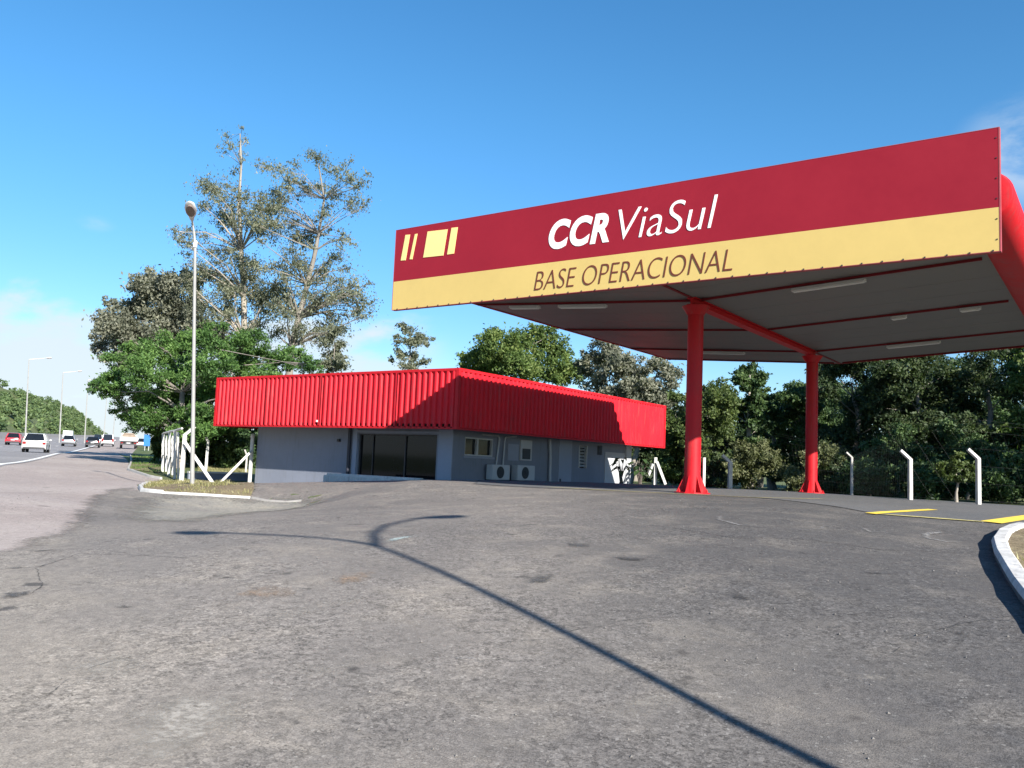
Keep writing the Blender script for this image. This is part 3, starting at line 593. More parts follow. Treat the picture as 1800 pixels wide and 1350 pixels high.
# --- crowns behind the building
D = 95
b, tk = trunk_to(722, 590, D, 7)
tree('small_round_tree', 'lone slim tree with a small round tufted crown above the red roof', None, b, tk, clumps_px([(712, 580, 16), (735, 590, 16), (722, 598, 18), (700, 600, 12), (750, 600, 11), (705, 625, 14), (725, 632, 16), (690, 632, 8), (745, 636, 12), (718, 645, 16)], D, 1.8), 'olive', 2600, .36, 'bark', 7, .1, .5, (.18, .06), 1, .4, fuzz=.55)
D = 84
b, tk = trunk_to(905, 640, D)
sp = [(850, 610, 30), (880, 605, 30), (910, 610, 34), (945, 600, 30), (965, 590, 20), (975, 620, 28), (1000, 640, 20), (830, 630, 22), (860, 645, 36), (900, 650, 40), (940, 650, 36), (980, 660, 30), (940, 580, 13), (820, 650, 18), (1005, 655, 18), (870, 590, 16)]
tree('green_tree', 'sunlit olive green tree rising behind the middle of the red roof', None, b, tk, clumps_px(sp, D, 4.), 'mid', 15000, .42, 'bark', 10, .1, .5, (.35, .15), 1, .5)
D = 66
b, _ = trunk_to(1110, 700, D); tk = [b]+[tp(x, y, D) for x, y in ((1120, 790), (1125, 720), (1140, 680), (1158, 655))]
tree('bare_limbed_tree', 'grey olive tree with pale bare limbs behind the right end of the building', None, b, tk, auto(1085, 604, 800, 82, D, 26, .3, 3, 3)+clumps_px([(1040, 625, 22), (1065, 610, 20), (1030, 650, 20), (1150, 640, 26), (1170, 700, 30), (1170, 660, 24)], D, 2), 'grey', 17000, .36, 'palebark', 8, .1, .5, (.24, .06), 1, .5)
D = 60
b, tk = trunk_to(1225, 760, D)
tree('yellow_green_tree', 'yellowish green leafy tree right behind the front canopy column', None, b, tk, auto(1228, 655, 860, 72, D, 30, .34, 3, 5)+clumps_px([(1260, 690, 30), (1190, 760, 30), (1180, 800, 24), (1270, 740, 26)], D, 2), 'yellow', 20000, .32, 'bark', 9, .1, .5, (.3, .12), 1, .5)
D = 64
b, tk = trunk_to(1318, 660, D, 8, .1)
tree('dark_pine', 'dark open pine like tree standing between the two canopy columns', None, b, tk, auto(1318, 640, 800, 40, D, 24, .34, 2, 7)+clumps_px([(1315, 655, 22), (1300, 665, 14), (1335, 660, 14)], D, 1), 'deep', 9500, .34, 'palebark', 7, 0, .5, (.25, .06), 1, .35)
wood = [(1335, 690, 850, 60, 84, 22, 'deep', 'dark tree far back seen between the two canopy columns'), (1235, 680, 850, 60, 82, 22, 'wood', 'olive tree far back between the building end and the front column'), (1440, 640, 850, 70, 84, 26, 'deep', 'tall dark tree far back right of the rear column'), (1570, 596, 860, 90, 82, 30, 'deep', 'tall dark tree far back under the canopy corner'), (1700, 580, 870, 95, 80, 30, 'wood', 'tall olive tree far back above the sapling'), (1800, 570, 880, 100, 78, 30, 'wood', 'tall olive tree far back at the right edge'), (1120, 670, 850, 70, 84, 24, 'wood', 'olive tree far back behind the red fascia end'),
        (1405, 660, 850, 58, 66, 24, 'deep', 'dark green tree close behind the rear canopy column'),
        (1360, 690, 850, 40, 70, 16, 'deep', 'low dark tree left of the rear canopy column'),
        (1500, 602, 880, 88, 62, 30, 'wood', 'broad olive tree under the sagging middle of the canopy edge'),
        (1612, 586, 885, 96, 60, 32, 'wood', 'large dull green tree behind the middle fence posts'),
        (1735, 572, 890, 98, 58, 32, 'wood', 'large tree with brighter top behind the rightmost fence post'),
        (1850, 560, 895, 100, 56, 30, 'mid', 'green tree at the right edge of the wood'),
        (1560, 650, 880, 90, 70, 24, 'deep', 'deep green tree in the second row of the wood'),
        (1680, 640, 885, 95, 69, 24, 'deep', 'dark tree in the second row behind the sapling')]
for i, (px, top, bot, hw, D, K, lf, lab) in enumerate(wood):
    b, tk = trunk_to(px, top+(bot-top)*.35, D)
    tree('woodland_tree', lab, 'trees of the wood behind the canopy', b, tk, auto(px, top, bot, hw, D, K, .33, 3.2, 50+i), lf, 17000, .34, 'bark', 9, .1, .5, (.34, .12), 1, .5)
bushes = [(1322, 772, 866, 52, 56, 'bush', 'pale olive bush between the two canopy columns'), (1432, 778, 874, 62, 53, 'bush', 'pale olive bush right of the rear canopy column'), (1255, 800, 862, 40, 58, 'wood', 'low dark bush beside the front canopy column'), (1185, 800, 856, 34, 60, 'deep', 'low dark bush beyond the red fascia end'),
          (1530, 790, 885, 60, 50, 'deep', 'dark undergrowth bush left of the tall white fence post'), (1640, 790, 892, 64, 47, 'deep', 'dark undergrowth bush behind the sapling'), (1760, 790, 900, 70, 45, 'deep', 'dark undergrowth bush right of the last white post'), (1480, 800, 880, 40, 52, 'wood', 'small bush by the grey fence post'), (1580, 740, 880, 60, 54, 'deep', 'tall dark bush below the wood crowns'), (1700, 730, 890, 70, 52, 'deep', 'tall dark bush in the deepest shade of the wood')]
for i, (px, top, bot, hw, D, lf, lab) in enumerate(bushes):
    b, tk = trunk_to(px, (top+bot)/2, D, 4, .05)
    tree('bush', lab, 'bushes along the fence', b, tk, auto(px, top, bot, hw, D, 16, .36, 1.6, 90+i), lf, 7000, .26, 'bark', 8, 0, .5, (.09, .03), 1, .4, cat='bush')
D = 42.5
b = og(1681, 884); tk = [b]+[tp(x, y, pix(b)[2]) for x, y in ((1681, 866), (1684, 850), (1680, 832), (1676, 812))]
Ds = pix(b)[2]
tree('sapling', 'small yellowish sapling with forked pale stem between two fence posts', None, b, tk, clumps_px([(1660, 815, 14), (1680, 808, 14), (1700, 822, 15), (1672, 832, 13), (1694, 840, 12), (1655, 832, 9), (1710, 838, 9), (1680, 822, 12)], Ds, .4), 'yellow', 1500, .16, 'palebark', 6, .1, .5, (.05, .015), 1, .3)
# trees past the right of the view whose shade falls on the wood
for i, (x, y, h, lab) in enumerate(((6, 50, 13, 'tall deep green tree outside the right edge nearest the wood'), (12, 42, 14, 'tall deep green tree outside the right edge by the lot'), (9, 60, 15, 'tall deep green tree outside the right edge furthest back'))):
    z = G(x, y); b = np.array([x, y, z]); tk = [b+np.array([0, 0, h*.7*k/5]) for k in range(6)]
    rg = np.random.default_rng(200+i); cl = [(b+np.array([rg.uniform(-3.2, 3.2), rg.uniform(-3.2, 3.2), h*rg.uniform(.25, .95)]), rg.uniform(1.2, 2.0)) for _ in range(26)]
    tree('shade_tree', lab, 'shade trees right of the lot', b, tk, cl, 'deep', 9000, .5, 'bark', 8, 0, .5, (.35, .12))
# wood on the hill: reads as one mass
C = []
for _ in range(800):
    s_ = 120+1350*random.random()**1.7; t_ = random.uniform(0, 75); q = rd(s_, HT0+t_); h = G(*q)+float(hillh(np.array(s_), np.array(t_)))
    r = random.uniform(2.2, 4.6); C.append((np.array([q[0], q[1], h+r*.55]), r))
pf = []
for c, r in C: pf += puffs(c, r, 6, .8, (.35, .55))
V, Fq = leafset(crown_leaves(pf, 90000), 1.5, 0, .6)
tag(meshnp('hill_wood', V, Fq, L['hill']), 'wooded green hillside beyond the highway at the far left', None, None, 'stuff')

# ================================================================= CANOPY
SX0, SX1, SY = -16.36, -1.733, 16.87      # sign ends and face
CX, CY0, CY1 = -9.05, 17.02, 34.57
ZV, ZE = 6.10, 6.54                        # soffit at valley and at edges
can = thing('canopy', (CX, 25.7, G(CX, 25.7)), 'red butterfly roofed station canopy on two columns with a maroon and yellow sign', 'canopy')
def soff(x): return ZV+(ZE-ZV)*abs(x-CX)/7.31
# soffit: boards running across, each a shallow tray
sm = MB(); TH = .10
for sgn in (-1, 1):
    xa, xb = CX, CX+sgn*(7.31 if sgn < 0 else 6.95)
    for k_ in range(22):
        y0 = CY0+(CY1-CY0)*k_/22; y1 = CY0+(CY1-CY0)*(k_+1)/22-.005
        dz = .0 if k_ % 2 else .002
        sm.prism([(xa, y0, soff(xa)+dz), (xb, y0, soff(xb)+dz), (xb, y0, soff(xb)+TH), (xa, y0, soff(xa)+TH)], (0, y1-y0, 0))
sm.build('soffit', M['soffit'], can)
rf = MB()
for sgn in (-1, 1):
    xa, xb = CX, CX+sgn*(7.31 if sgn < 0 else 6.95)
    rf.prism([(xa, CY0, soff(xa)+TH+.005), (xb, CY0, soff(xb)+TH+.005), (xb, CY0, soff(xb)+TH+.06), (xa, CY0, soff(xa)+TH+.06)], (0, CY1-CY0, 0))
rf.build('roof', M['galv'], can)
ef = MB()
ef.box((SX0-.04, CY0, ZE-.03), (SX0-.004, CY1+.04, ZE+.22))
for sgn in (-1, 1):
    xa, xb = CX, CX+sgn*(7.31 if sgn < 0 else 6.7)
    ef.prism([(xa, CY1+.004, soff(xa)-.012), (xb, CY1+.004, soff(xb)-.012), (xb, CY1+.004, soff(xb)+.2), (xa, CY1+.004, soff(xa)+.2)], (0, .035, 0))
ef.build('edge_trim', M['redd'], can)
# round nosing along the right edge
tb = MB(); tb.tube([(-1.97, CY0+.02, 6.79), (-1.97, CY0+.05, 6.79), (-1.97, CY0+.14, 6.79), (-1.97, CY1-.1, 6.79), (-1.97, CY1, 6.79)], [.30, .42, .46, .46, .42], 32)
tb.build('edge_nosing', M['red'], can, True)
# purlins and main beam
pu = []
for y in (17.35, 20.6, 25.7, 30.8, 34.2):
    p = MB()
    for sgn in (-1, 1):
        xa, xb = CX+sgn*.16, CX+sgn*(7.25 if sgn < 0 else 6.6)
        p.prism([(xa, y-.03, soff(xa)-.06), (xb, y-.03, soff(xb)-.06), (xb, y-.03, soff(xb)-.003), (xa, y-.03, soff(xa)-.003)], (0, .06, 0))
    p.build('purlin', M['purl'], can)
be = MB(); z0 = ZV-.19
be.box((CX-.13, 20.3, z0), (CX+.13, 31.1, z0+.022)); be.box((CX-.03, 20.3, z0+.0221), (CX+.03, 31.1, ZV-.025)); be.box((CX-.13, 20.3, ZV-.0249), (CX+.13, 31.1, ZV-.003))
be.build('beam', M['redd'], can)
MB().box((CX-.05, CY0+.02, ZV-.018), (CX+.05, 20.29, ZV-.004)).build('valley_strip', M['purl'], can); MB().box((CX-.05, 31.12, ZV-.018), (CX+.05, CY1, ZV-.004)).build('valley_strip', M['purl'], can)
# columns
for y in (20.6, 30.8):
    zb = G(CX, y)+.024
    c_ = MB(); c_.lathe((CX, y, 0), [(.205, zb+.02), (.205, ZV-.42), (.215, ZV-.42), (.36, ZV-.2), (.36, ZV-.195)], 24)
    col_ = c_.build('column', M['red'], can, True)
    g_ = MB()
    for k_ in range(6):
        a = math.pi/6+k_*math.pi/3; d = np.array([math.cos(a), math.sin(a), 0]); q = np.array([-d[1], d[0], 0])*.012; cc = np.array([CX, y, 0])
        g_.prism([cc+d*.19+q+(0, 0, zb+.03), cc+d*.40+q+(0, 0, zb+.03), cc+d*.36+q+(0, 0, zb+.10), cc+d*.20+q+(0, 0, zb+.46)], -2*q)
    g_.build('gusset', M['red'], col_)
    p_ = MB(); p_.lathe((CX, y, zb), [(.46, -.05), (.46, .028), (.44, .03)], 12); 
    for k_ in range(6):
        a = k_*math.pi/3; p_.lathe((CX+.40*math.cos(a), y+.40*math.sin(a), zb+.03), [(.03, 0), (.03, .05), (.012, .055), (.012, .09)], 6)
    p_.build('base_plate', M['red'], col_)
dp = MB(); dp.tube([(CX+.20, 20.86, G(CX, 20.8)+.02), (CX+.20, 20.86, G(CX, 20.8)+.95)], .045, 8); dp.build('drain_pipe', M['conc'], can, True)
# tube light fittings (unlit)
for x0, x1, y in ((-15.05, -14.0, 20.6), (-13.3, -11.75, 20.6), (-6.55, -4.85, 20.6), (-13.25, -11.55, 30.8), (-6.55, -4.9, 30.8), (-5.35, -4.95, 25.7), (-3.6, -3.1, 25.7)):
    lf = MB(); zz0, zz1 = soff(x0)-.09, soff(x1)-.09; 
    lf.prism([(x0, y-.10, zz0-.07), (x0, y-.07, zz0), (x0, y+.07, zz0), (x0, y+.10, zz0-.07)], (x1-x0, 0, zz1-zz0)); lo = lf.build('light_fitting', M['lampw'], can)
    for o_ in (-.045, .045): MB().tube([(x0+.03, y+o_, zz0-.085), (x1-.03, y+o_, zz1-.085)], .014, 8).build('tube', M['lampw'], lo, True)
# sign panel
ZB, ZT = 5.703, 7.943
zsplit = float(at_y(1200, 431.5, SY)[2])
zm = (float(at_y(694, 495, SY)[2])+float(at_y(1756, 364, SY)[2]))/2
sg = MB(); sg.box((SX0, SY, zm), (SX1, SY+.12, ZT)); sign = sg.build('sign_panel', M['maroon'], can)
ss = MB(); ss.box((SX0, SY, ZB), (SX1, SY+.12, zm-.001)); ss.build('yellow_band', M['amber'], sign)
tr_ = MB(); tr_.box((SX1+.001, SY-.004, ZB-.01), (SX1+.022, SY+.13, ZT+.012)); tr_.box((SX0-.016, SY-.004, ZB-.01), (SX0-.001, SY+.13, ZT+.012)); tr_.box((SX0, SY-.004, ZT+.001), (SX1, SY+.13, ZT+.012)); tr_.box((SX0, SY-.003, ZB-.014), (SX1, SY+.125, ZB-.001)); tr_.build('frame', M['trimm'], sign)
for k_ in range(40):
    x = SX0+.2+(SX1-SX0-.3)*k_/39; MB().box((x-.012, SY-.014, ZB+.0), (x+.012, SY-.001, ZB+.024)).build('screw', M['dark'], sign)
for k_ in range(6):
    z = ZB+.2+k_*.37; MB().box((SX1-.045, SY-.01, z), (SX1-.025, SY-.001, z+.02)).build('screw', M['dark'], sign)
for x in (-15.6, -12.4, -9.05, -5.8, -2.9):
    MB().tube([(x, SY+.13, ZT-.2), (x, 18.6, soff(x)+.165)], .03, 6).build('stay', M['galv'], sign); MB().tube([(x, SY+.13, soff(x)+.3), (x, 18.5, soff(x)+.165)], .03, 6).build('stay', M['galv'], sign)
em = MB()
for quad in (((105,620),(130,618),(105,763),(78,765)), ((158,616),(172,613),(143,757),(128,758)), ((230,601),(342,588),(318,736),(205,748)), ((365,580),(400,576),(378,725),(340,731))):
    pq = [at_y(680+x/3.214, 220+y/3.214, SY-.012) for x, y in quad]; em.prism(pq[::-1], (0, .011, 0))
em.build('emblem', M['emblem'], sign)
def lettering(txt, pl, pr_, mat, shear, off, name, sp=1.):
    """text scaled to the wall rectangle between two corner sightings (bottom left, top right)"""
    a = at_y(*pl, SY); b_ = at_y(*pr_, SY)
    cu = bpy.data.curves.new(name, 'FONT'); cu.body = txt; cu.shear = shear; cu.offset = off; cu.extrude = .003; cu.space_character = sp; cu.resolution_u = 6
    o = bpy.data.objects.new(name, cu); COL.objects.link(o); bpy.context.view_layer.update()
    me = bpy.data.meshes.new_from_object(o.evaluated_get(bpy.context.evaluated_depsgraph_get())); bpy.data.objects.remove(o)
    v = np.empty(len(me.vertices)*3, np.float32); me.vertices.foreach_get('co', v); v = v.reshape(-1, 3)
    lo, hi = v.min(0), v.max(0); u = (v[:, :2]-lo[:2])/(hi-lo)[:2]
    out = np.c_[a[0]+u[:, 0]*(b_[0]-a[0]), SY-.008+np.where(v[:, 2] > 0, -.002, .006), a[2]+u[:, 1]*(b_[2]-a[2])]-WLOC[sign]
    me.vertices.foreach_set('co', out.astype(np.float32).ravel()); me.update(); me.materials.clear(); me.materials.append(mat)
    t = bpy.data.objects.new(name, me); COL.objects.link(t); t.parent = sign; return t
lettering('CCR', (964, 440), (1072, 372), M['wlet'], .24, .040, 'lettering', 1.10)
lettering('ViaSul', (1086, 423), (1262, 341), M['wlet'], .22, -.011, 'lettering', 1.0)
lettering('BASE OPERACIONAL', (939, 511), (1288, 437), M['brown'], .22, -.017, 'lettering', 1.0)

# ================================================================= BUILDING
BX, BY = -20.02, 24.34; LX, RY = -34.54, 41.73; FB, FT = 1.6+1.207, 1.6+3.48
WX, WY, WL, WR = -21.2, 25.64, -33.07, 40.2
bld = thing('roadside_building', (-27, 33, G(-27, 33)), 'low slate grey station building with a deep corrugated red fascia', 'building')
wz0 = -.6
def wall_open(plane, c, a0, a1, z0, z1, holes, th, mb):
    """wall in plane x=c or y=c between a0..a1 with rectangular openings"""
    xs = sorted({a0, a1, *[h[0] for h in holes], *[h[1] for h in holes]}); zs = sorted({z0, z1, *[h[2] for h in holes], *[h[3] for h in holes]})
    for i in range(len(xs)-1):
        for j in range(len(zs)-1):
            mx, mz = (xs[i]+xs[i+1])/2, (zs[j]+zs[j+1])/2
            if any(h[0] < mx < h[1] and h[2] < mz < h[3] for h in holes): continue
            if plane == 'y': mb.box((xs[i], c, zs[j]), (xs[i+1], c+th, zs[j+1]))
            else: mb.box((c-th, xs[i], zs[j]), (c, xs[i+1], zs[j+1]))
def fy(px, py): q = at_y(px, py, WY); return float(q[0]), float(q[2])
def fx(px, py): q = at_x(px, py, WX); return float(q[1]), float(q[2])
gx0, gz1 = fy(631, 762); gx1, gz0 = fy(765, 839)
w0 = fx(818, 768); w1 = fx(866, 803)
lv0 = fx(1018, 783); lv1 = fx(1031, 823); sw0 = fx(1050, 783); sw1 = fx(1058, 800); dr0 = fx(983, 778); dr1 = fx(1003, 850)
whole = MB()
wall_open('y', WY, WL, WX-.25, wz0, FT-.3, [(gx0, gx1, gz0-.15, gz1)], .25, whole)
wall_open('x', WX, WY, WR, wz0, FT-.3, [(w0[0], w1[0], w1[1], w0[1]), (lv0[0], lv1[0], lv1[1], lv0[1]), (sw0[0], sw1[0], sw1[1], sw0[1])], .25, whole)
whole.box((WL, WY+.251, wz0), (WL+.25, WR-.251, FT-.3)); whole.box((WL, WR-.25, wz0), (WX-.251, WR, FT-.3))
whole.build('wall', M['wall'], bld)
rm = MB(); rm.box((LX+.15, BY+.15, FT-.28), (BX-.15, RY-.15, FT-.12)); roof = rm.build('roof', M['galv'], bld)
so_ = MB(); so_.box((LX+.13, BY+.13, FB+.06), (BX-.13, WY-.01, FB+.09)); so_.box((WX+.01, WY-.009, FB+.06), (BX-.13, RY-.13, FB+.09)); so_.box((LX+.13, WY-.009, FB+.06), (WL-.01, RY-.13, FB+.09)); so_.box((WL-.009, WR+.01, FB+.06), (WX+.009, RY-.13, FB+.09))
so_.build('eaves_soffit', M['wall'], bld)
# corrugated fascia
def corrug(p0, p1, outn, z0, z1, mat, pitch=.285, amp=.07, notch=0.):
    p0, p1, outn = map(lambda q: np.array(q, float), (p0, p1, outn)); Ln = np.linalg.norm(p1-p0); d = (p1-p0)/Ln; k = int(Ln/pitch); pts = []
    for i in range(k):
        for f, a in ((0, 0), (.30, 0), (.42, 1), (.72, 1), (.84, 0)): pts.append(p0+d*((i+f)*Ln/k)+outn*amp*a)
    pts.append(p1); m = MB(); N = len(pts)
    if notch:   # sheet foot: the troughs stop short above the trim, so thin slots stay open
        m.add([(*p, z0) for p in pts]+[(*p, z0+notch) for p in pts]+[(*p, z1) for p in pts], [(N+i, N+i+1, 2*N+i+1, 2*N+i) for i in range(N-1)]+[(i, i+1, N+i+1, N+i) for i in range(N-1) if i % 5 in (1, 2, 3)])
        return m
    m.add([(*p, z0) for p in pts]+[(*p, z1) for p in pts], [(i, i+1, N+i+1, N+i) for i in range(N-1)])
    return m
fs = corrug((LX+.03, BY), (BX-.06, BY), (0, -1), FB+.05, FT-.07, None, notch=.15); ff = fs.build('fascia', M['fred'], bld, label='corrugated red fascia facing the lot, partly in canopy shadow')
fr = corrug((BX, BY+.06), (BX, RY-.03), (1, 0), FB+.05, FT-.07, None); fr_ = fr.build('fascia', M['fred'], bld, label='corrugated red fascia on the canopy side')
for px in (567, 700, 470): xs_ = float(at_y(px, 700, BY)[0]); MB().box((xs_-.012, BY-.088, FB+.09), (xs_+.012, BY-.0705, FT-.105)).build('sheet_seam', M['purl'], bld)
fq = at_y(557, 740, BY-.09); MB().box((fq[0]-.04, BY-.10, fq[2]-.04), (fq[0]+.04, BY-.075, fq[2]+.04)).build('bracket_plate', M['white'], bld)
fl_ = corrug((LX, RY), (LX, BY+.05), (-1, 0), FB+.05, FT-.07, None); fl_.build('fascia', M['fred'], bld)
fb_ = corrug((BX, RY), (LX, RY), (0, 1), FB+.05, FT-.07, None); fb_.build('fascia', M['fred'], bld)
bk = MB(); bk.box((LX+.04, BY+.03, FB+.22), (BX-.04, BY+.05, FT-.09)); bk.box((BX-.05, BY+.06, FB+.03), (BX-.03, RY-.04, FT-.09)); bk.box((LX+.03, BY+.06, FB+.03), (LX+.05, RY-.04, FT-.09)); bk.box((LX+.06, RY-.05, FB+.03), (BX-.06, RY-.03, FT-.09)); bk.build('fascia_backing', M['redd'], bld)
tm = MB()
for z0, z1, o_ in ((FT-.10, FT, .075), (FB, FB+.085, .07)):
    tm.box((LX-o_, BY-o_, z0), (BX+o_, BY+.02, z1)); tm.box((BX-.02, BY+.021, z0), (BX+o_, RY-.02, z1)); tm.box((LX-o_, BY+.021, z0), (LX+.02, RY-.02, z1)); tm.box((LX-o_, RY-.019, z0), (BX+o_, RY+o_, z1))
tm.build('fascia_trim', M['redd'], bld)
for x, y in ((BX, BY), (LX, BY), (BX, RY), (LX, RY)): MB().box((x-.07 if x == BX else x-.072, y-.072, FB+.0851), (x+.072, y+.07, FT-.1001)).build('corner_trim', M['redd'], bld)
# front: dark glazed opening with frames, pilaster, downpipe, planter
zg = gz0-.15
gl = MB(); gl.box((gx0+.06, WY+.14, zg), (gx1-.06, WY+.16, gz1-.05)); win = gl.build('shop_window', M['glass'], bld)
fm = MB(); xm = float(fy(709, 800)[0]); xq = float(fy(652, 800)[0])
fm.box((gx0, WY+.08, gz1-.055), (gx1, WY+.2, gz1)); fm.box((gx0, WY+.08, zg), (gx0+.06, WY+.2, gz1-.056)); fm.box((gx1-.06, WY+.08, zg), (gx1, WY+.2, gz1-.056))
fm.box((xm-.03, WY+.09, zg), (xm+.03, WY+.13, gz1-.056)); fm.box((xq-.02, WY+.09, zg), (xq+.02, WY+.13, gz1-.056)); fm.build('frame', M['dark'], win)
bl = MB()
for k_ in range(5):
    z = zg+.25+k_*.17; bl.box((gx0+.1, WY+.22, z), (gx1-.1, WY+.24, z+.09))
bl.build('inner_counter', M['cargo'], win)
lt = MB(); lt.box((gx0-.3, WY-.06, gz1+.05), (gx1+.2, WY-.001, gz1+.13)); lt.build('lintel', M['wallp'], bld)
MB().box((gx1+.12, WY-.05, wz0), (WX+.0, WY-.002, FB+.05)).build('pilaster', M['wallp'], bld); MB().box((float(fy(620, 800)[0]), WY-.05, wz0), (gx0-.05, WY-.002, FB+.05)).build('pilaster', M['wallp'], bld)
dpx = float(fy(616.5, 800)[0]); d_ = MB(); d_.tube([(dpx, WY-.12, wz0+.3), (dpx, WY-.12, FB+.06)], .075, 10); d_.build('downpipe', M['navy'], bld, True)
sl_ = MB(); x0 = float(fy(637, 800)[0]); sl_.box((x0, WY-2.1, -.4), (WX+.30, WY-.06, float(at_y(700, 842.5, WY-2.1)[2]))); sl_.build('step', M['kerbw'], bld, bevel=.02)
sk = MB(); sk.box((x0+.05, WY-1.95, float(at_y(700, 842.5, WY-2.1)[2])+.001), (WX+.1, WY-1.75, float(at_y(700, 842.5, WY-2.1)[2])+.08)); sk.build('planter_edge', M['conc'], bld)
lp = MB(); q = fy(597, 774); lp.box((q[0]-.07, WY-.10, q[1]-.06), (q[0]+.07, WY-.001, q[1]+.06)); lp.build('wall_lamp', M['dark'], bld)
# canopy side: window, pipes, hatch, door, louvre
wb = MB(); wb.box((WX-.16, w0[0]+.03, w1[1]+.03), (WX-.14, w1[0]-.03, w0[1]-.03)); wn = wb.build('window', M['glass'], bld)
wf = MB(); ym = float(fx(840, 790)[0]); z0, z1 = w1[1], w0[1]
for y0, y1, a, b2 in ((w0[0], w0[0]+.05, z0, z1), (w1[0]-.05, w1[0], z0, z1), (ym-.05, ym+.05, z0+.05, z1-.05), (w0[0]+.051, w1[0]-.051, z0, z0+.05), (w0[0]+.051, w1[0]-.051, z1-.05, z1)): wf.box((WX-.13, y0, a), (WX-.02, y1, b2))
wf.build('frame', M['alum'], wn); sl2 = MB(); sl2.box((WX+.001, w0[0]-.08, z0-.10), (WX+.05, w1[0]+.08, z0-.02)); sl2.build('sill', M['wallp'], wn)
pp = MB()
def vp(*pts, r=.035): pp.tube([(WX+.09, *fx(x, y)) for x, y in pts], r, 8)
vp((845, 764), (873, 766), (875, 772), (869, 818)); vp((886, 769), (884, 776), (881, 818)); vp((886, 769), (905, 767))
pp.build('pipe', M['pvc'], bld, True)
p2 = MB(); p2.tube([(WX+.10, *fx(963, 772)), (WX+.10, *fx(964, 800)), (WX+.10, *fx(963, 851))], .07, 10); p2.build('downpipe', M['pvc'], bld, True)
h0, h1 = fx(914, 773), fx(932, 810); hh = MB(); hh.box((WX+.001, h0[0], h1[1]), (WX+.07, h1[0], h0[1])); hat = hh.build('meter_hatch', M['acw'], bld)
hp = MB(); hp.box((WX+.071, h0[0]+.12, h1[1]+.06), (WX+.08, h1[0]-.12, h1[1]+(h0[1]-h1[1])*.58)); hp.build('pane', M['grille'], hat)
b0_, b1_ = fx(893, 780), fx(910, 810); bx = MB(); bx.box((WX+.001, b0_[0], b1_[1]), (WX+.03, b1_[0], b0_[1])); bx.build('blind_panel', M['wallp'], bld)
do = MB(); do.box((WX-.02, dr0[0], -.3), (WX+.02, dr1[0], dr0[1]+.15)); door = do.build('door', M['wallp'], bld); dh = MB(); dh.box((WX+.021, dr0[0]+.1, .9), (WX+.07, dr0[0]+.16, 1.05)); dh.build('handle', M['dark'], door)
lo_ = MB(); lo_.box((WX-.2, lv0[0], lv1[1]), (WX-.18, lv1[0], lv0[1])); lv = lo_.build('louvre_window', M['glass'], bld)
ls = MB(); k_n = 7
for k_ in range(k_n):
    z = lv1[1]+(lv0[1]-lv1[1])*(k_+.3)/k_n; ls.obox((WX-.06, (lv0[0]+lv1[0])/2, z+.06), (.05, 0, -.05), (0, (lv1[0]-lv0[0])/2-.06, 0), (.004, 0, .004))
for y in (lv0[0]+.03, lv1[0]-.03): ls.box((WX-.12, y-.03, lv1[1]), (WX+.02, y+.03, lv0[1]))
ls.build('slats', M['alum'], lv)
sv = MB(); sv.box((WX-.2, sw0[0], sw1[1]), (WX-.18, sw1[0], sw0[1])); sv.build('vent_opening', M['grille'], bld)
cpst = MB(); y1 = WR; cpst.box((WX+.002, WR-.55, wz0), (WX+.10, WR+.0, FB+.05)); cpst.build('corner_pier', M['wallw'], bld)
wlp = MB(); y0 = float(fx(1062, 830)[0]); wlp.box((WX+.001, y0, wz0), (WX+.03, WR-.551, float(fx(1085, 808)[1])+.35)); wlp.build('sunlit_wall_panel', M['wallw'], bld)  # sunlit stretch of the wall, its sunlight painted in as a paler panel

# two outdoor cooling units against the canopy-side wall
def aircon(px0, px1, pt, pb, label):
    a = fx(px0, pt); b_ = fx(px1, pb); y0, y1, zt_, zb_ = a[0], b_[0], a[1], b_[1]; X = WX+.12
    t = thing('air_conditioner', (X+.16, (y0+y1)/2, zb_), label, 'air conditioner', 'outdoor cooling units')
    m = MB(); m.box((X, y0, zb_), (X+.32, y1, zt_)); m.build('casing', M['acw'], t, bevel=.015)
    f = MB(); yc = y0+(y1-y0)*.44; zc = (zt_+zb_)/2; r = (zt_-zb_)*.40; ring = []
    for j in range(28): th = 2*math.pi*j/28; ring.append((X+.323, yc+r*math.cos(th), zc+r*math.sin(th)))
    f.prism(ring, (.008, 0, 0)); fn = f.build('fan_opening', M['grille'], t)
    g = MB()
    for rr in (r*.3, r*.65, r*.97): g.tube([(X+.337, yc+rr*math.cos(2*math.pi*j/24), zc+rr*math.sin(2*math.pi*j/24)) for j in range(25)], .006, 5)
    for j in range(4): th = math.pi*j/4; g.tube([(X+.337, yc-r*math.cos(th), zc-r*math.sin(th)), (X+.337, yc+r*math.cos(th), zc+r*math.sin(th))], .005, 5)
    g.build('guard', M['dark'], fn)
    for y in (y0+.1, y1-.14): MB().box((WX+.002, y, zb_-.05), (X+.34, y+.05, zb_-.001)).build('bracket', M['dark'], t)
aircon(851, 881, 816, 843, 'white outdoor cooling unit under the two pane window, left of the pair')
aircon(895, 925, 817, 844, 'white outdoor cooling unit below the wall hatch, right of the pair')

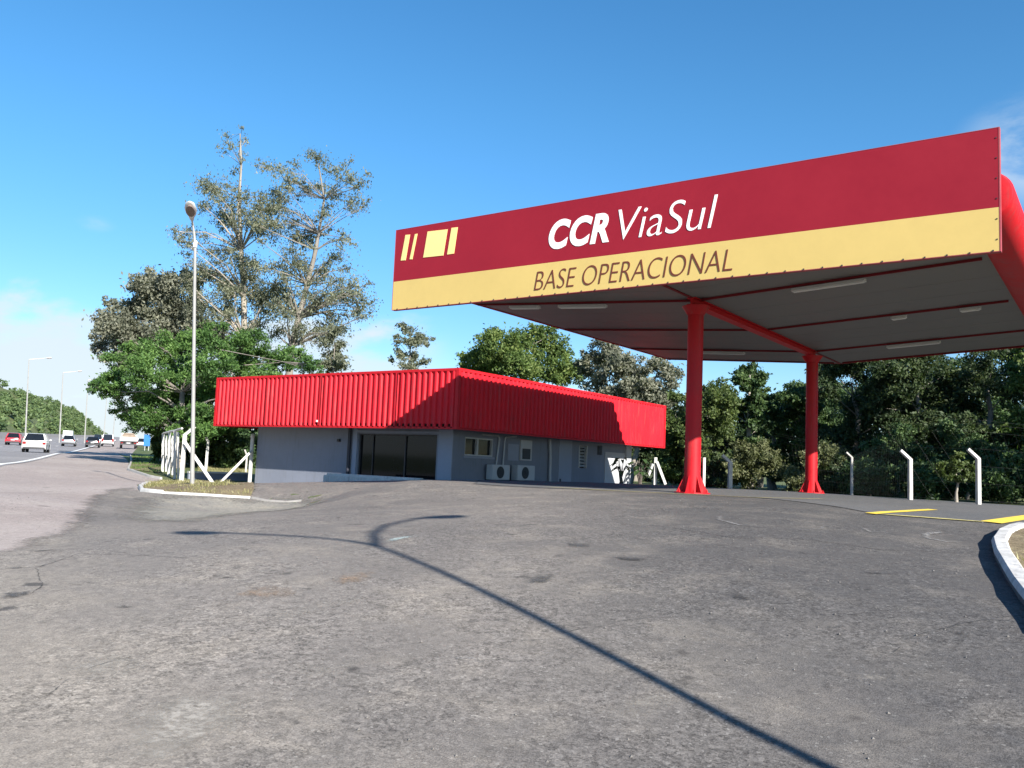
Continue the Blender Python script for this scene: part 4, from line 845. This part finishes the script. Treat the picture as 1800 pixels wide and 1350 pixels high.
# ================================================================= FENCES AND POSTS
def concrete_post(base, h, label, group, lean=(0, 0), arm=None, braces=(), r=.075, name='fence_post', cap=False, mat='conc'):
    t = thing(name, base, label, 'fence post', group); b_ = np.asarray(base, float)
    m = MB(); pts = [b_-np.array([0, 0, .1]), b_+np.array([lean[0]*h, lean[1]*h, h])]
    if arm is not None: pts.append(pts[-1]+np.asarray(arm, float))
    k = len(pts); vs = []
    m.tube(pts, [r*1.08, r]+([r*.8] if k > 2 else []), 4 if not cap else 12)
    m.build('shaft', M[mat], t, cap)
    if cap: c_ = MB(); c_.lathe(pts[-1], [(.02, .16), (r*.8, .13), (r*1.15, .06), (r*1.15, 0), (r, -.02)][::-1], 12); c_.build('cap', M[mat], t, True)
    for a, q in braces:
        s = MB(); a = np.asarray(a, float); q = np.asarray(q, float); s.tube([a, q], r*.85, 4); s.build('brace', M[mat], t)
    return t
# right fence: white posts with angled tops
fp = [(1720, 888, 793, 'tall white angled top post at the right end of the fence'), (1600, 880, 795, 'white angled top post left of the sapling'), (1497, 871, 797, 'greyer angled top post half hidden by a bush'), (1283, 860, 803, 'white angled top post seen between the two canopy columns')]
bases = []
for px, pb, ptop, lab in fp:
    b_ = og(px, pb); D_ = pix(b_)[2]; h = (pb-ptop)*D_/F-.22; bases.append(b_)
    concrete_post(b_, h, lab, 'white posts of the lot fence', arm=(-.24, -.18, .26), r=.072 if px > 1300 else .09, mat='conc' if px != 1497 else 'kerbg')
fw = MB()
bs_ = [np.array([4.5, 40.6, G(4.5, 40.6)])]+bases+[np.array([-33, 70, G(-33, 70)])]
for a, b_ in zip(bs_, bs_[1:]):
    for k_ in range(5): fw.tube([a+(0, 0, .12+k_*.5), b_+(0, 0, .12+k_*.5)], .0014, 4, False)
    Ln = np.linalg.norm(b_-a); kk = int(Ln/.5)
    for i in range(kk):
        q = a+(b_-a)*i/kk; q2 = a+(b_-a)*(i+2)/kk; fw.tube([q+(0, 0, .1), q2+(0, 0, 2.1)], .0012, 4, False)
    for k_ in range(2): fw.tube([a+np.array([-.1-.1*k_, -.09-.07*k_, 2.35+.12*k_]), b_+np.array([-.1-.1*k_, -.09-.07*k_, 2.35+.12*k_])], .0014, 4, False)
tag(fw.build('wire_fence', M['rope']), 'thin wire mesh strung between the white posts behind the canopy', 'fence')
sgx = og(1362, 866)
tag(MB().box((sgx[0]-.05, sgx[1]-.05, sgx[2]-.05), (sgx[0]+.05, sgx[1]+.05, sgx[2]+.001)).build('peg', M['kerbg']), 'short grey ground peg beside the bush', 'peg') if False else None
# post with brace beyond the building
q_ = at_d(1151, 850, 46.); b_ = np.array([q_[0], q_[1], G(q_[0], q_[1])]); D_ = pix(b_)[2]
bt = at_d(1152, 804, D_); concrete_post(b_, float(bt[2]-b_[2]), 'white post with slanting brace beyond the building end', None, braces=[(at_d(1155, 812, D_), at_d(1170, 852, D_-.6)), (at_d(1147, 815, D_), at_d(1139, 836, D_))], r=.11, name='braced_post')
b_ = og(1130, 853)
b2 = og(1126, 852); Dp = pix(b2)[2]
def broad_plant(px, pb, label, k=9, hgt=1.5, sc=1.):
    q_ = at_d(px, pb-3, 40. if px < 1110 else 44.); b_ = np.array([q_[0], q_[1], G(q_[0], q_[1])]); t = thing('broadleaf_plant', b_, label, 'plant', 'broad leaved plants by the building end'); lf = MB(); stm = MB(); rg = np.random.default_rng(px)
    for i in range(k):
        th = rg.uniform(0, 6.28); rr = rg.uniform(.2, .55)*sc; zz = hgt*rg.uniform(.45, 1.)
        top = b_+np.array([rr*math.cos(th), rr*math.sin(th), zz]); stm.tube([b_+rg.normal(0, .05, 3)*(1, 1, 0), (b_+top)/2+(0, 0, .2), top], [.022, .016, .01], 5)
        d = np.array([math.cos(th), math.sin(th), -.35]); q = np.array([-d[1], d[0], 0]); l_ = rg.uniform(.35, .6)*sc; w_ = l_*.36
        P = [top-d*.05, top+d*l_*.3+q*w_+(0, 0, .06), top+d*l_*.75+q*w_*.6, top+d*l_-(0, 0, .08), top+d*l_*.75-q*w_*.6, top+d*l_*.3-q*w_+(0, 0, .06), top+d*l_*.4+(0, 0, .02)]
        lf.add(P, [(0, 1, 6), (1, 2, 6), (2, 3, 6), (3, 4, 6), (4, 5, 6), (5, 0, 6)])
    stm.build('stem', M['twig'], t, True); lf.build('leaves', L['deep'], t, True)
broad_plant(1092, 851, 'dark broad leaved plant against the pale sunlit wall', 16, 1.25, .62)
broad_plant(1124, 853, 'dark broad leaved plant beside the braced white post', 18, 1.35, .75)

# left fence: braced corner post, small gate posts, rails
cb = og(319, 847); Dc = pix(cb)[2]
def L_(px, py, d=0.): return at_d(px, py, Dc+d)
concrete_post(cb, float(L_(322, 764)[2]-cb[2]), 'thick white fence corner post with long slanting brace', 'white posts of the left fence', arm=L_(339, 750)-L_(322, 764), braces=[(L_(325, 778), L_(375, 851, -1.0))], r=.12)
gate = thing('white_fence', L_(300, 836, 3), 'white railed fence run receding from the corner post to the road', 'fence')
fr0 = [(308, 838, 757, 1.5), (298, 832, 759, 4.), (287, 827, 762, 7.)]
tops = []
for px, pb, pt, dd in fr0:
    a, q = at_d(px-1, pb, Dc+dd), at_d(px, pt, Dc+dd); tops.append(q); MB().tube([a-(0, 0, .1), q], .085, 4).build('post', M['conc'], gate)
for k_, (px, pb, pt, dd) in enumerate(((303, 835, 766, 2.7), (292, 829, 766, 5.5), (313, 842, 760, .8))): MB().tube([at_d(px, pb, Dc+dd), at_d(px, pt, Dc+dd)], .065, 4).build('slat', M['conc'], gate)
MB().tube([tops[2], tops[1], tops[0], L_(320, 753, .2)], .06, 4).build('top_rail', M['conc'], gate)
MB().tube([at_d(286, 800, Dc+7), at_d(320, 806, Dc+.2)], .035, 4).build('mid_rail', M['kerbg'], gate)
wm = MB()
for k_ in range(7): wm.tube([at_d(287, 768+k_*9, Dc+7), at_d(319, 766+k_*11.5, Dc+.1)], .006, 4, False)
wm.build('wire', M['rope'], gate)
eb = np.array([-33.2, 25.45, G(-33.2, 25.45)]); De = pix(eb)[2]
concrete_post(eb, float(at_d(443, 768, De)[2]-eb[2]), 'white round capped post against the left end of the building', 'white posts of the left fence', braces=[(at_d(443, 792, De), at_d(384, 852, De-2.5))], r=.085, cap=True)
b_ = og(362, 826, 20); D_ = pix(b_)[2]
concrete_post(b_, float(at_d(365, 776, D_)[2]-b_[2]), 'white angled top post standing behind the long brace', 'white posts of the left fence', arm=at_d(360, 765, D_)-at_d(365, 776, D_), r=.10)
b_ = og(432, 832, 20); D_ = pix(b_)[2]
concrete_post(b_, float(at_d(428, 800, D_)[2]-b_[2]), 'short grey forked post near the end wall', 'white posts of the left fence', arm=at_d(424, 790, D_)-at_d(428, 800, D_), r=.07, mat='kerbg')
lw = thing('low_wall', og(390, 842, 20), 'low white capped wall behind the slanting fence braces', 'low wall')
a, q = og(330, 842, 20), og(440, 845, 20); dv = (q-a)/np.linalg.norm(q-a); nv = np.array([-dv[1], dv[0], 0]); hw_ = float(at_d(385, 831, pix((a+q)/2)[2])[2]-((a+q)/2)[2])
mw = MB(); mw.obox((a+q)/2+(0, 0, hw_/2-.15), (q-a)/2*(1, 1, 0), nv*.08, (0, 0, hw_/2+.1)); mw.build('wall_body', M['wall'], lw)
mc = MB(); mc.obox((a+q)/2+(0, 0, hw_), (q-a)/2*(1, 1, 0), nv*.13, (0, 0, .045)); mc.build('coping', M['conc'], lw)

# ================================================================= LAMP POSTS
def lamp_head(mb_shell, mb_lens, tip, d, s=1.):
    d = np.asarray(d, float)/np.linalg.norm(d); q = np.cross((0, 0, 1), d); q = q/np.linalg.norm(q); u = np.cross(d, q)
    rings = [(-.08, .05, .05), (.06, .075, .07), (.22, .14, .11), (.45, .165, .12), (.66, .12, .09), (.74, .04, .03)]
    vs = []; sg_ = 12
    for x, w, h in rings:
        for j in range(sg_):
            th = 2*math.pi*j/sg_; zz = math.sin(th); vs.append(tip+s*(d*x+q*w*math.cos(th)+u*h*(zz if zz > 0 else .35*zz)))
    mb_shell.add(vs, [(i*sg_+j, i*sg_+(j+1) % sg_, (i+1)*sg_+(j+1) % sg_, (i+1)*sg_+j) for i in range(len(rings)-1) for j in range(sg_)]+[tuple(range(sg_))[::-1], tuple(range((len(rings)-1)*sg_, len(rings)*sg_))])
    lens = [tip+s*(d*(.42+.24*math.cos(2*math.pi*j/16))+q*.12*math.sin(2*math.pi*j/16)-u*.035) for j in range(16)]
    mb_lens.prism(lens, -u*.05*s)
# near one by the verge: the arm leans toward the road, the head seen from below
lb = og(338, 853); Dl = pix(lb)[2]
lampn = thing('street_lamp', lb, 'tall slim grey street lamp on the verge in front of the white fence', 'street lamp')
t0 = at_d(343, 430, Dl); m = MB(); m.tube([lb-(0, 0, .1), lb+(t0-lb)*.3, lb+(t0-lb)*.65, t0], [.075, .065, .055, .048], 10); po = m.build('pole', M['pole'], lampn, True)
lc = MB(); lc.lathe(t0, [(.07, -.1), (.075, .1), (.05, .14)], 10); lc.build('collar', M['conc'], lampn, True)
a1 = at_d(339, 395, Dl-.25); a2 = at_d(337, 384, Dl-.6); m = MB(); m.tube([t0, t0*.5+a1*.5+(0, 0, .05), a1, a2], [.045, .04, .036, .034], 8); m.build('arm', M['galv'], lampn, True)
sh_, le_ = MB(), MB(); lamp_head(sh_, le_, a2, at_d(334.5, 362, Dl-1.15)-a2, 1.15); hd = sh_.build('lamp_head', M['lampw'], lampn, True); le_.build('lens', M['lens'], hd)
# twin arm lamp outside the view that throws the long shadow across the asphalt
gJ = og(660, 961); hJ = 7.2; tsh = hJ/SUN.z*1.0
J = gJ+np.array(SUN)*tsh; bq = J[:2]-RT2*.62; base2 = np.array([bq[0], bq[1], G(*bq)])
lamp2 = thing('twin_street_lamp', base2, 'twin armed street lamp standing outside the view behind the photographer', 'street lamp')
m = MB(); m.tube([base2-(0, 0, .1), base2*.5+J*.5, J], [.062, .052, .045], 12); m.build('pole', M['pole'], lamp2, True)
def back(px, py, t_): return og(px, py)+np.array(SUN)*t_
for ends in (((620, 953, .9), (540, 945, 1.6), (420, 939, 1.95), (395, 938.5, 2.0), (322, 938, 2.05)), ((655, 940, .9), (675, 925, 1.5), (715, 916, 1.9), (735, 913, 2.0), (795, 909, 2.05))):
    pts = [J]+[back(x, y, tsh+dz/SUN.z*.55) for x, y, dz in ends]
    m = MB(); m.tube(pts[:-1], [.055, .05, .045, .04, .04], 8); m.build('arm', M['galv'], lamp2, True)
    sh_, le_ = MB(), MB(); lamp_head(sh_, le_, pts[-2], pts[-1]-pts[-2], 1.15); hd = sh_.build('lamp_head', M['lampw'], lamp2, True); le_.build('lens', M['lens'], hd)
# far ones along the median
for px, pb, pt, lab in ((45, 768, 632, 'nearest and leftmost of the tall highway lamp posts'), (105, 768, 655, 'second tall highway lamp post from the left'), (149, 772, 668, 'third highway lamp post, above the black car'), (182, 774, 694, 'fourth highway lamp post, above the white van'), (198, 775, 706, 'farthest and smallest highway lamp post by the tree')):
    D_ = 12.*F/(pb-pt); q = at_d(px, pb, D_); z = G(q[0], q[1]); b_ = np.array([q[0], q[1], z]); tp_ = at_d(px+6, pt, D_)
    t = thing('street_lamp', b_, lab, 'street lamp', 'far lamp posts along the highway')
    m = MB(); m.tube([b_, b_*.4+tp_*.6, tp_], [.13, .10, .07], 8); m.build('pole', M['pole'], t, True)
    m = MB(); d = np.array([*(-n2), .18]); m.tube([tp_, tp_+d*1.6, tp_+d*2.2], [.07, .06, .05], 6); m.build('arm', M['galv'], t, True)
    sh_, le_ = MB(), MB(); lamp_head(sh_, le_, tp_+d*2.2, d, 1.3); hd = sh_.build('lamp_head', M['galv'], t, True); le_.build('lens', M['lens'], hd)
# concrete median barrier
md = MB(); ss_ = np.r_[np.arange(60, 300, 12.), np.geomspace(300, 1100, 14)]; T0 = edge_t+ROADW-.6
prev = None; vs = []; fs_ = []
for s_ in ss_:
    for tt, hh_ in ((0, 0), (.1, .35), (.22, 1.5), (.42, 1.5), (.55, .35), (.65, 0)):
        q = rd(s_, T0+tt); vs.append((*q, G(*q)+hh_+(.0 if hh_ else -.2)))
for i in range(len(ss_)-1):
    for j in range(5): fs_.append((i*6+j, i*6+j+1, (i+1)*6+j+1, (i+1)*6+j))
md.add(vs, fs_+[(0, 1, 2, 3, 4, 5), tuple((len(ss_)-1)*6+j for j in range(5, -1, -1))]); tag(md.build('concrete_barrier', M['barrier']), 'long plain concrete median wall below the wooded hill', 'barrier')

# ================================================================= VEHICLES
def car(label, paintkey, kind='hatch', group='vehicles driving away on the highway'):
    """car in local axes: +x forward, rear at negative x; returns its Empty at ground centre"""
    Ln, Wd, Ht = dict(hatch=(3.95, 1.70, 1.48), suv=(4.35, 1.80, 1.62), sedan=(4.4, 1.74, 1.45), van=(4.6, 1.8, 1.85))[kind]
    t = thing('car', (0, 0, 0), label, 'car', group); r = .33 if kind != 'suv' else .36; h = Wd/2; wl = .92 if kind != 'suv' else 1.02
    x0, x1 = -Ln/2, Ln/2
    prof = [(x0+.10, .30), (x0, .42), (x0-.02, .62), (x0+.06, wl-.04), (x0+.14, wl), (x1-1.05, wl), (x1-.15, wl-.16), (x1, .60), (x1-.02, .36), (x1-.12, .27)]
    m = MB(); vs = []
    secs = [(-h+.10, .97), (-h, 1.), (-h*.5, 1.), (h*.5, 1.), (h, 1.), (h-.10, .97)]
    secs = [(-h+.02, .96), (-h+.0, .99), (-h+.12, 1.01), (h-.12, 1.01), (h-.0, .99), (h-.02, .96)]
    k = len(prof)
    for j, (y, s) in enumerate(secs):
        for x, z in prof:
            e = (1.0 if j in (2, 3) else .985); inset = .0 if j in (2, 3) else .05
            vs.append((x*e, y*(1-.03*(z > .8)), z if z < .5 else z-(0 if j in (2, 3) else .02)))
    fs_ = [(j*k+i, j*k+(i+1) % k, (j+1)*k+(i+1) % k, (j+1)*k+i) for j in range(len(secs)-1) for i in range(k)]
    fs_ += [tuple(range(k))[::-1], tuple(range((len(secs)-1)*k, len(secs)*k))]
    m.add(vs, fs_); body = m.build('body', M[paintkey], t, True)
    # cabin: glasshouse, roof and pillars
    rear = {'hatch': (x0+.12, x0+.42), 'suv': (x0+.10, x0+.40), 'sedan': (x0+.72, x0+1.30), 'van': (x0+.06, x0+.22)}[kind]
    fb, ft = x1-1.05, x1-1.75 if kind != 'van' else x1-1.35
    hb, hr = h-.09, h-.27; zt_ = Ht-.05
    g = MB(); A = [(rear[0], -hb, wl-.01), (fb, -hb, wl-.01), (fb, hb, wl-.01), (rear[0], hb, wl-.01), (rear[1], -hr, zt_), (ft, -hr, zt_), (ft, hr, zt_), (rear[1], hr, zt_)]
    g.add(A, [(0, 3, 2, 1), (4, 5, 6, 7), (0, 1, 5, 4), (1, 2, 6, 5), (2, 3, 7, 6), (3, 0, 4, 7)]); g.build('windows', M['cglass'], t)
    rf = MB(); rf.add([(rear[1]-.06, -hr-.03, zt_+.001), (ft+.06, -hr-.03, zt_+.001), (ft+.06, hr+.03, zt_+.001), (rear[1]-.06, hr+.03, zt_+.001), (rear[1]+.05, -hr+.1, Ht), (ft-.2, -hr+.1, Ht), (ft-.2, hr-.1, Ht), (rear[1]+.05, hr-.1, Ht)], [(0, 3, 2, 1), (4, 5, 6, 7), (0, 1, 5, 4), (1, 2, 6, 5), (2, 3, 7, 6), (3, 0, 4, 7)])
    rf.build('roof', M[paintkey], t, True)
    for s in (-1, 1):
        for (xa, xb, w) in ((rear[0], rear[1], .13), (fb-.02, ft, .05), ((fb+rear[0])/2, (ft+rear[1])/2+.05, .05)):
            MB().tube([(xa, s*(hb+.004), wl-.01), (xb, s*(hr+.006), zt_+.01)], w*.5, 4).build('pillar', M[paintkey], t)
    for s in (-1, 1):
        q = MB(); q.box((x0-.035, s*(h-.17)-.13, .68), (x0+.2, s*(h-.17)+.13, .90 if kind != 'van' else 1.15)); q.build('tail_light', M['tail'], t, bevel=.02)
        q = MB(); q.box((x1-.25, s*(h-.25)-.16, .60), (x1+.0, s*(h-.25)+.16, .74)); q.build('headlight', M['alum'], t, bevel=.02)
        q = MB(); q.box((ft+.45, s*(h+.07)-.09, wl+.02), (ft+.57, s*(h+.07)+.09, wl+.15)); q.build('mirror', M[paintkey], t, bevel=.02)
    q = MB(); q.box((x0-.05, -h+.08, .30), (x0+.1, h-.08, .46)); q.build('bumper', M['dark'], t, bevel=.03)
    q = MB(); q.box((x0-.045, -.22, .56), (x0-.01, .22, .70)); q.build('number_plate', M['plate'], t)
    for x in (x0+.75, x1-.78):
        for s in (-1, 1):
            w = MB(); w.tube([(x, s*(h-.20), r), (x, s*(h-.19), r), (x, s*(h+.0), r), (x, s*(h+.015), r)], [r*.9, r, r, r*.92], 20); wo = w.build('wheel', M['rubber'], t, True)
            w = MB(); w.tube([(x, s*(h+.005), r), (x, s*(h+.022), r)], [r*.62, r*.58], 14); w.build('rim', M['rim'], wo)
    return t
YAWR = math.atan2(e2[1], e2[0])
def park(t, px, py, yaw=0.):
    q = og(px, py, 25); t.location = Vector((q[0], q[1], G(q[0], q[1])+.03+max(0, (np.linalg.norm(q[:2])-60)*.0004))); t.rotation_euler = (0, 0, YAWR+yaw); print('veh', t['label'][:30], np.round(pix(q), 1))
park(car('white sport utility car nearest on the highway, with dark wheels', 'carwhite', 'suv'), 63, 796)
park(car('small red hatchback at the left edge of the highway', 'carred', 'hatch'), 25, 783)
park(car('silver hatchback ahead of the white car', 'carsilver', 'hatch'), 121, 785)
park(car('black sedan in front of a dark van', 'carblack', 'sedan'), 163, 787)
park(car('white van in the lane left of the flatbed truck', 'carwhite', 'van'), 189, 785)
park(car('dark van just beyond the black sedan', 'carblack', 'van'), 172, 781)
park(car('small white car half hidden beside the flatbed truck', 'carwhite', 'hatch'), 249, 788)
def truck(label, bedkey, cabkey, load=True, sc=1.):
    t = thing('truck', (0, 0, 0), label, 'truck', None); 
    m = MB(); m.box((-3.0*sc, -1.15*sc, .95*sc), (1.2*sc, 1.15*sc, 1.06*sc)); m.build('bed', M['dark'], t)
    m = MB()
    if load:
        m.box((-3.0, -1.15, 1.061), (-2.95, 1.15, 1.62)); m.box((-2.949, -1.15, 1.061), (1.2, -1.10, 1.62)); m.box((-2.949, 1.10, 1.061), (1.2, 1.15, 1.62))
        m.build('tailgate', M[bedkey], t, bevel=.01)
        c = MB(); c.box((-2.4, -.9, 1.07), (.9, .9, 1.95)); c.box((-1.9, -.7, 1.951), (.4, .8, 2.2)); c.build('cargo', M['cargo'], t, bevel=.08)
    else:
        m.box((-3.0*sc, -1.15*sc, 1.061*sc), (1.2*sc, 1.15*sc, 3.0*sc)); m.build('box_body', M[bedkey], t, bevel=.03)
    m = MB(); m.add([(1.3*sc, y*sc, z*sc) for y, z in ((-1.05, .6), (1.05, .6), (1.05, 2.25), (-1.05, 2.25))]+[(3.0*sc, y*sc, z*sc) for y, z in ((-1.05, .6), (1.05, .6), (1.0, 1.35), (-1.0, 1.35))]+[(2.6*sc, y*sc, 2.25*sc) for y in (-.98, .98)], [(0, 3, 2, 1), (4, 5, 6, 7), (0, 1, 5, 4), (1, 2, 9, 6), (1, 6, 5), (7, 6, 9, 8), (2, 3, 8, 9), (0, 4, 7), (0, 7, 8, 3)])
    m.build('cab', M[cabkey], t, bevel=0.)
    g = MB(); g.box((1.285*sc, -.8*sc, 1.5*sc), (1.299*sc, .8*sc, 2.05*sc)); g.build('rear_window', M['cglass'], t)
    m = MB(); m.box((-3.05*sc, -1.05*sc, .5*sc), (-2.9*sc, 1.05*sc, .66*sc)); m.box((-2.89*sc, -.4*sc, .6*sc), (2.6*sc, .4*sc, .9*sc)); m.build('chassis', M['dark'], t)
    for s in (-1, 1): MB().box((-3.09*sc, s*.85*sc-.14, .70*sc), (-3.0*sc, s*.85*sc+.14, .84*sc)).build('tail_light', M['tail'], t)
    MB().box((-3.08*sc, -.25*sc, .68*sc), (-3.052*sc, .25*sc, .84*sc)).build('number_plate', M['plate'], t)
    for x in (-1.9, 2.1):
        for s in (-1, 1): MB().tube([(x*sc, s*.80*sc, .42*sc), (x*sc, s*1.08*sc, .42*sc)], .42*sc, 18).build('wheel', M['rubber'], t, True)
    return t
park(truck('flatbed truck with white tailgate and brown load next to the trees', 'carwhite', 'carwhite'), 225, 789)
park(truck('pale box truck far ahead beyond the silver hatchback', 'acw', 'carwhite', False, .8), 119, 777.5)
# blue roadside panel by the tree
bp = og(257, 792, 25); Db = pix(bp)[2]
bs2 = thing('blue_sign', bp, 'blue roadside panel on two legs next to the truck under the tree', 'sign'); tz = at_d(257, 764, Db)[2]; bz = at_d(257, 784, Db)[2]; hw2 = 5.5*Db/F
ax_ = np.array([*RT2, 0]); ay_ = np.array([*FD2, 0])
m = MB(); m.obox((bp[0], bp[1], (tz+bz)/2), ax_*hw2, ay_*.03, (0, 0, (tz-bz)/2)); m.build('panel', M['blue'], bs2)
for s in (-1, 1):
    c = bp+ax_*hw2*.6*s+ay_*.07; MB().tube([c-(0, 0, .1), (c[0], c[1], tz-.1)], .04, 8).build('leg', M['galv'], bs2, True)
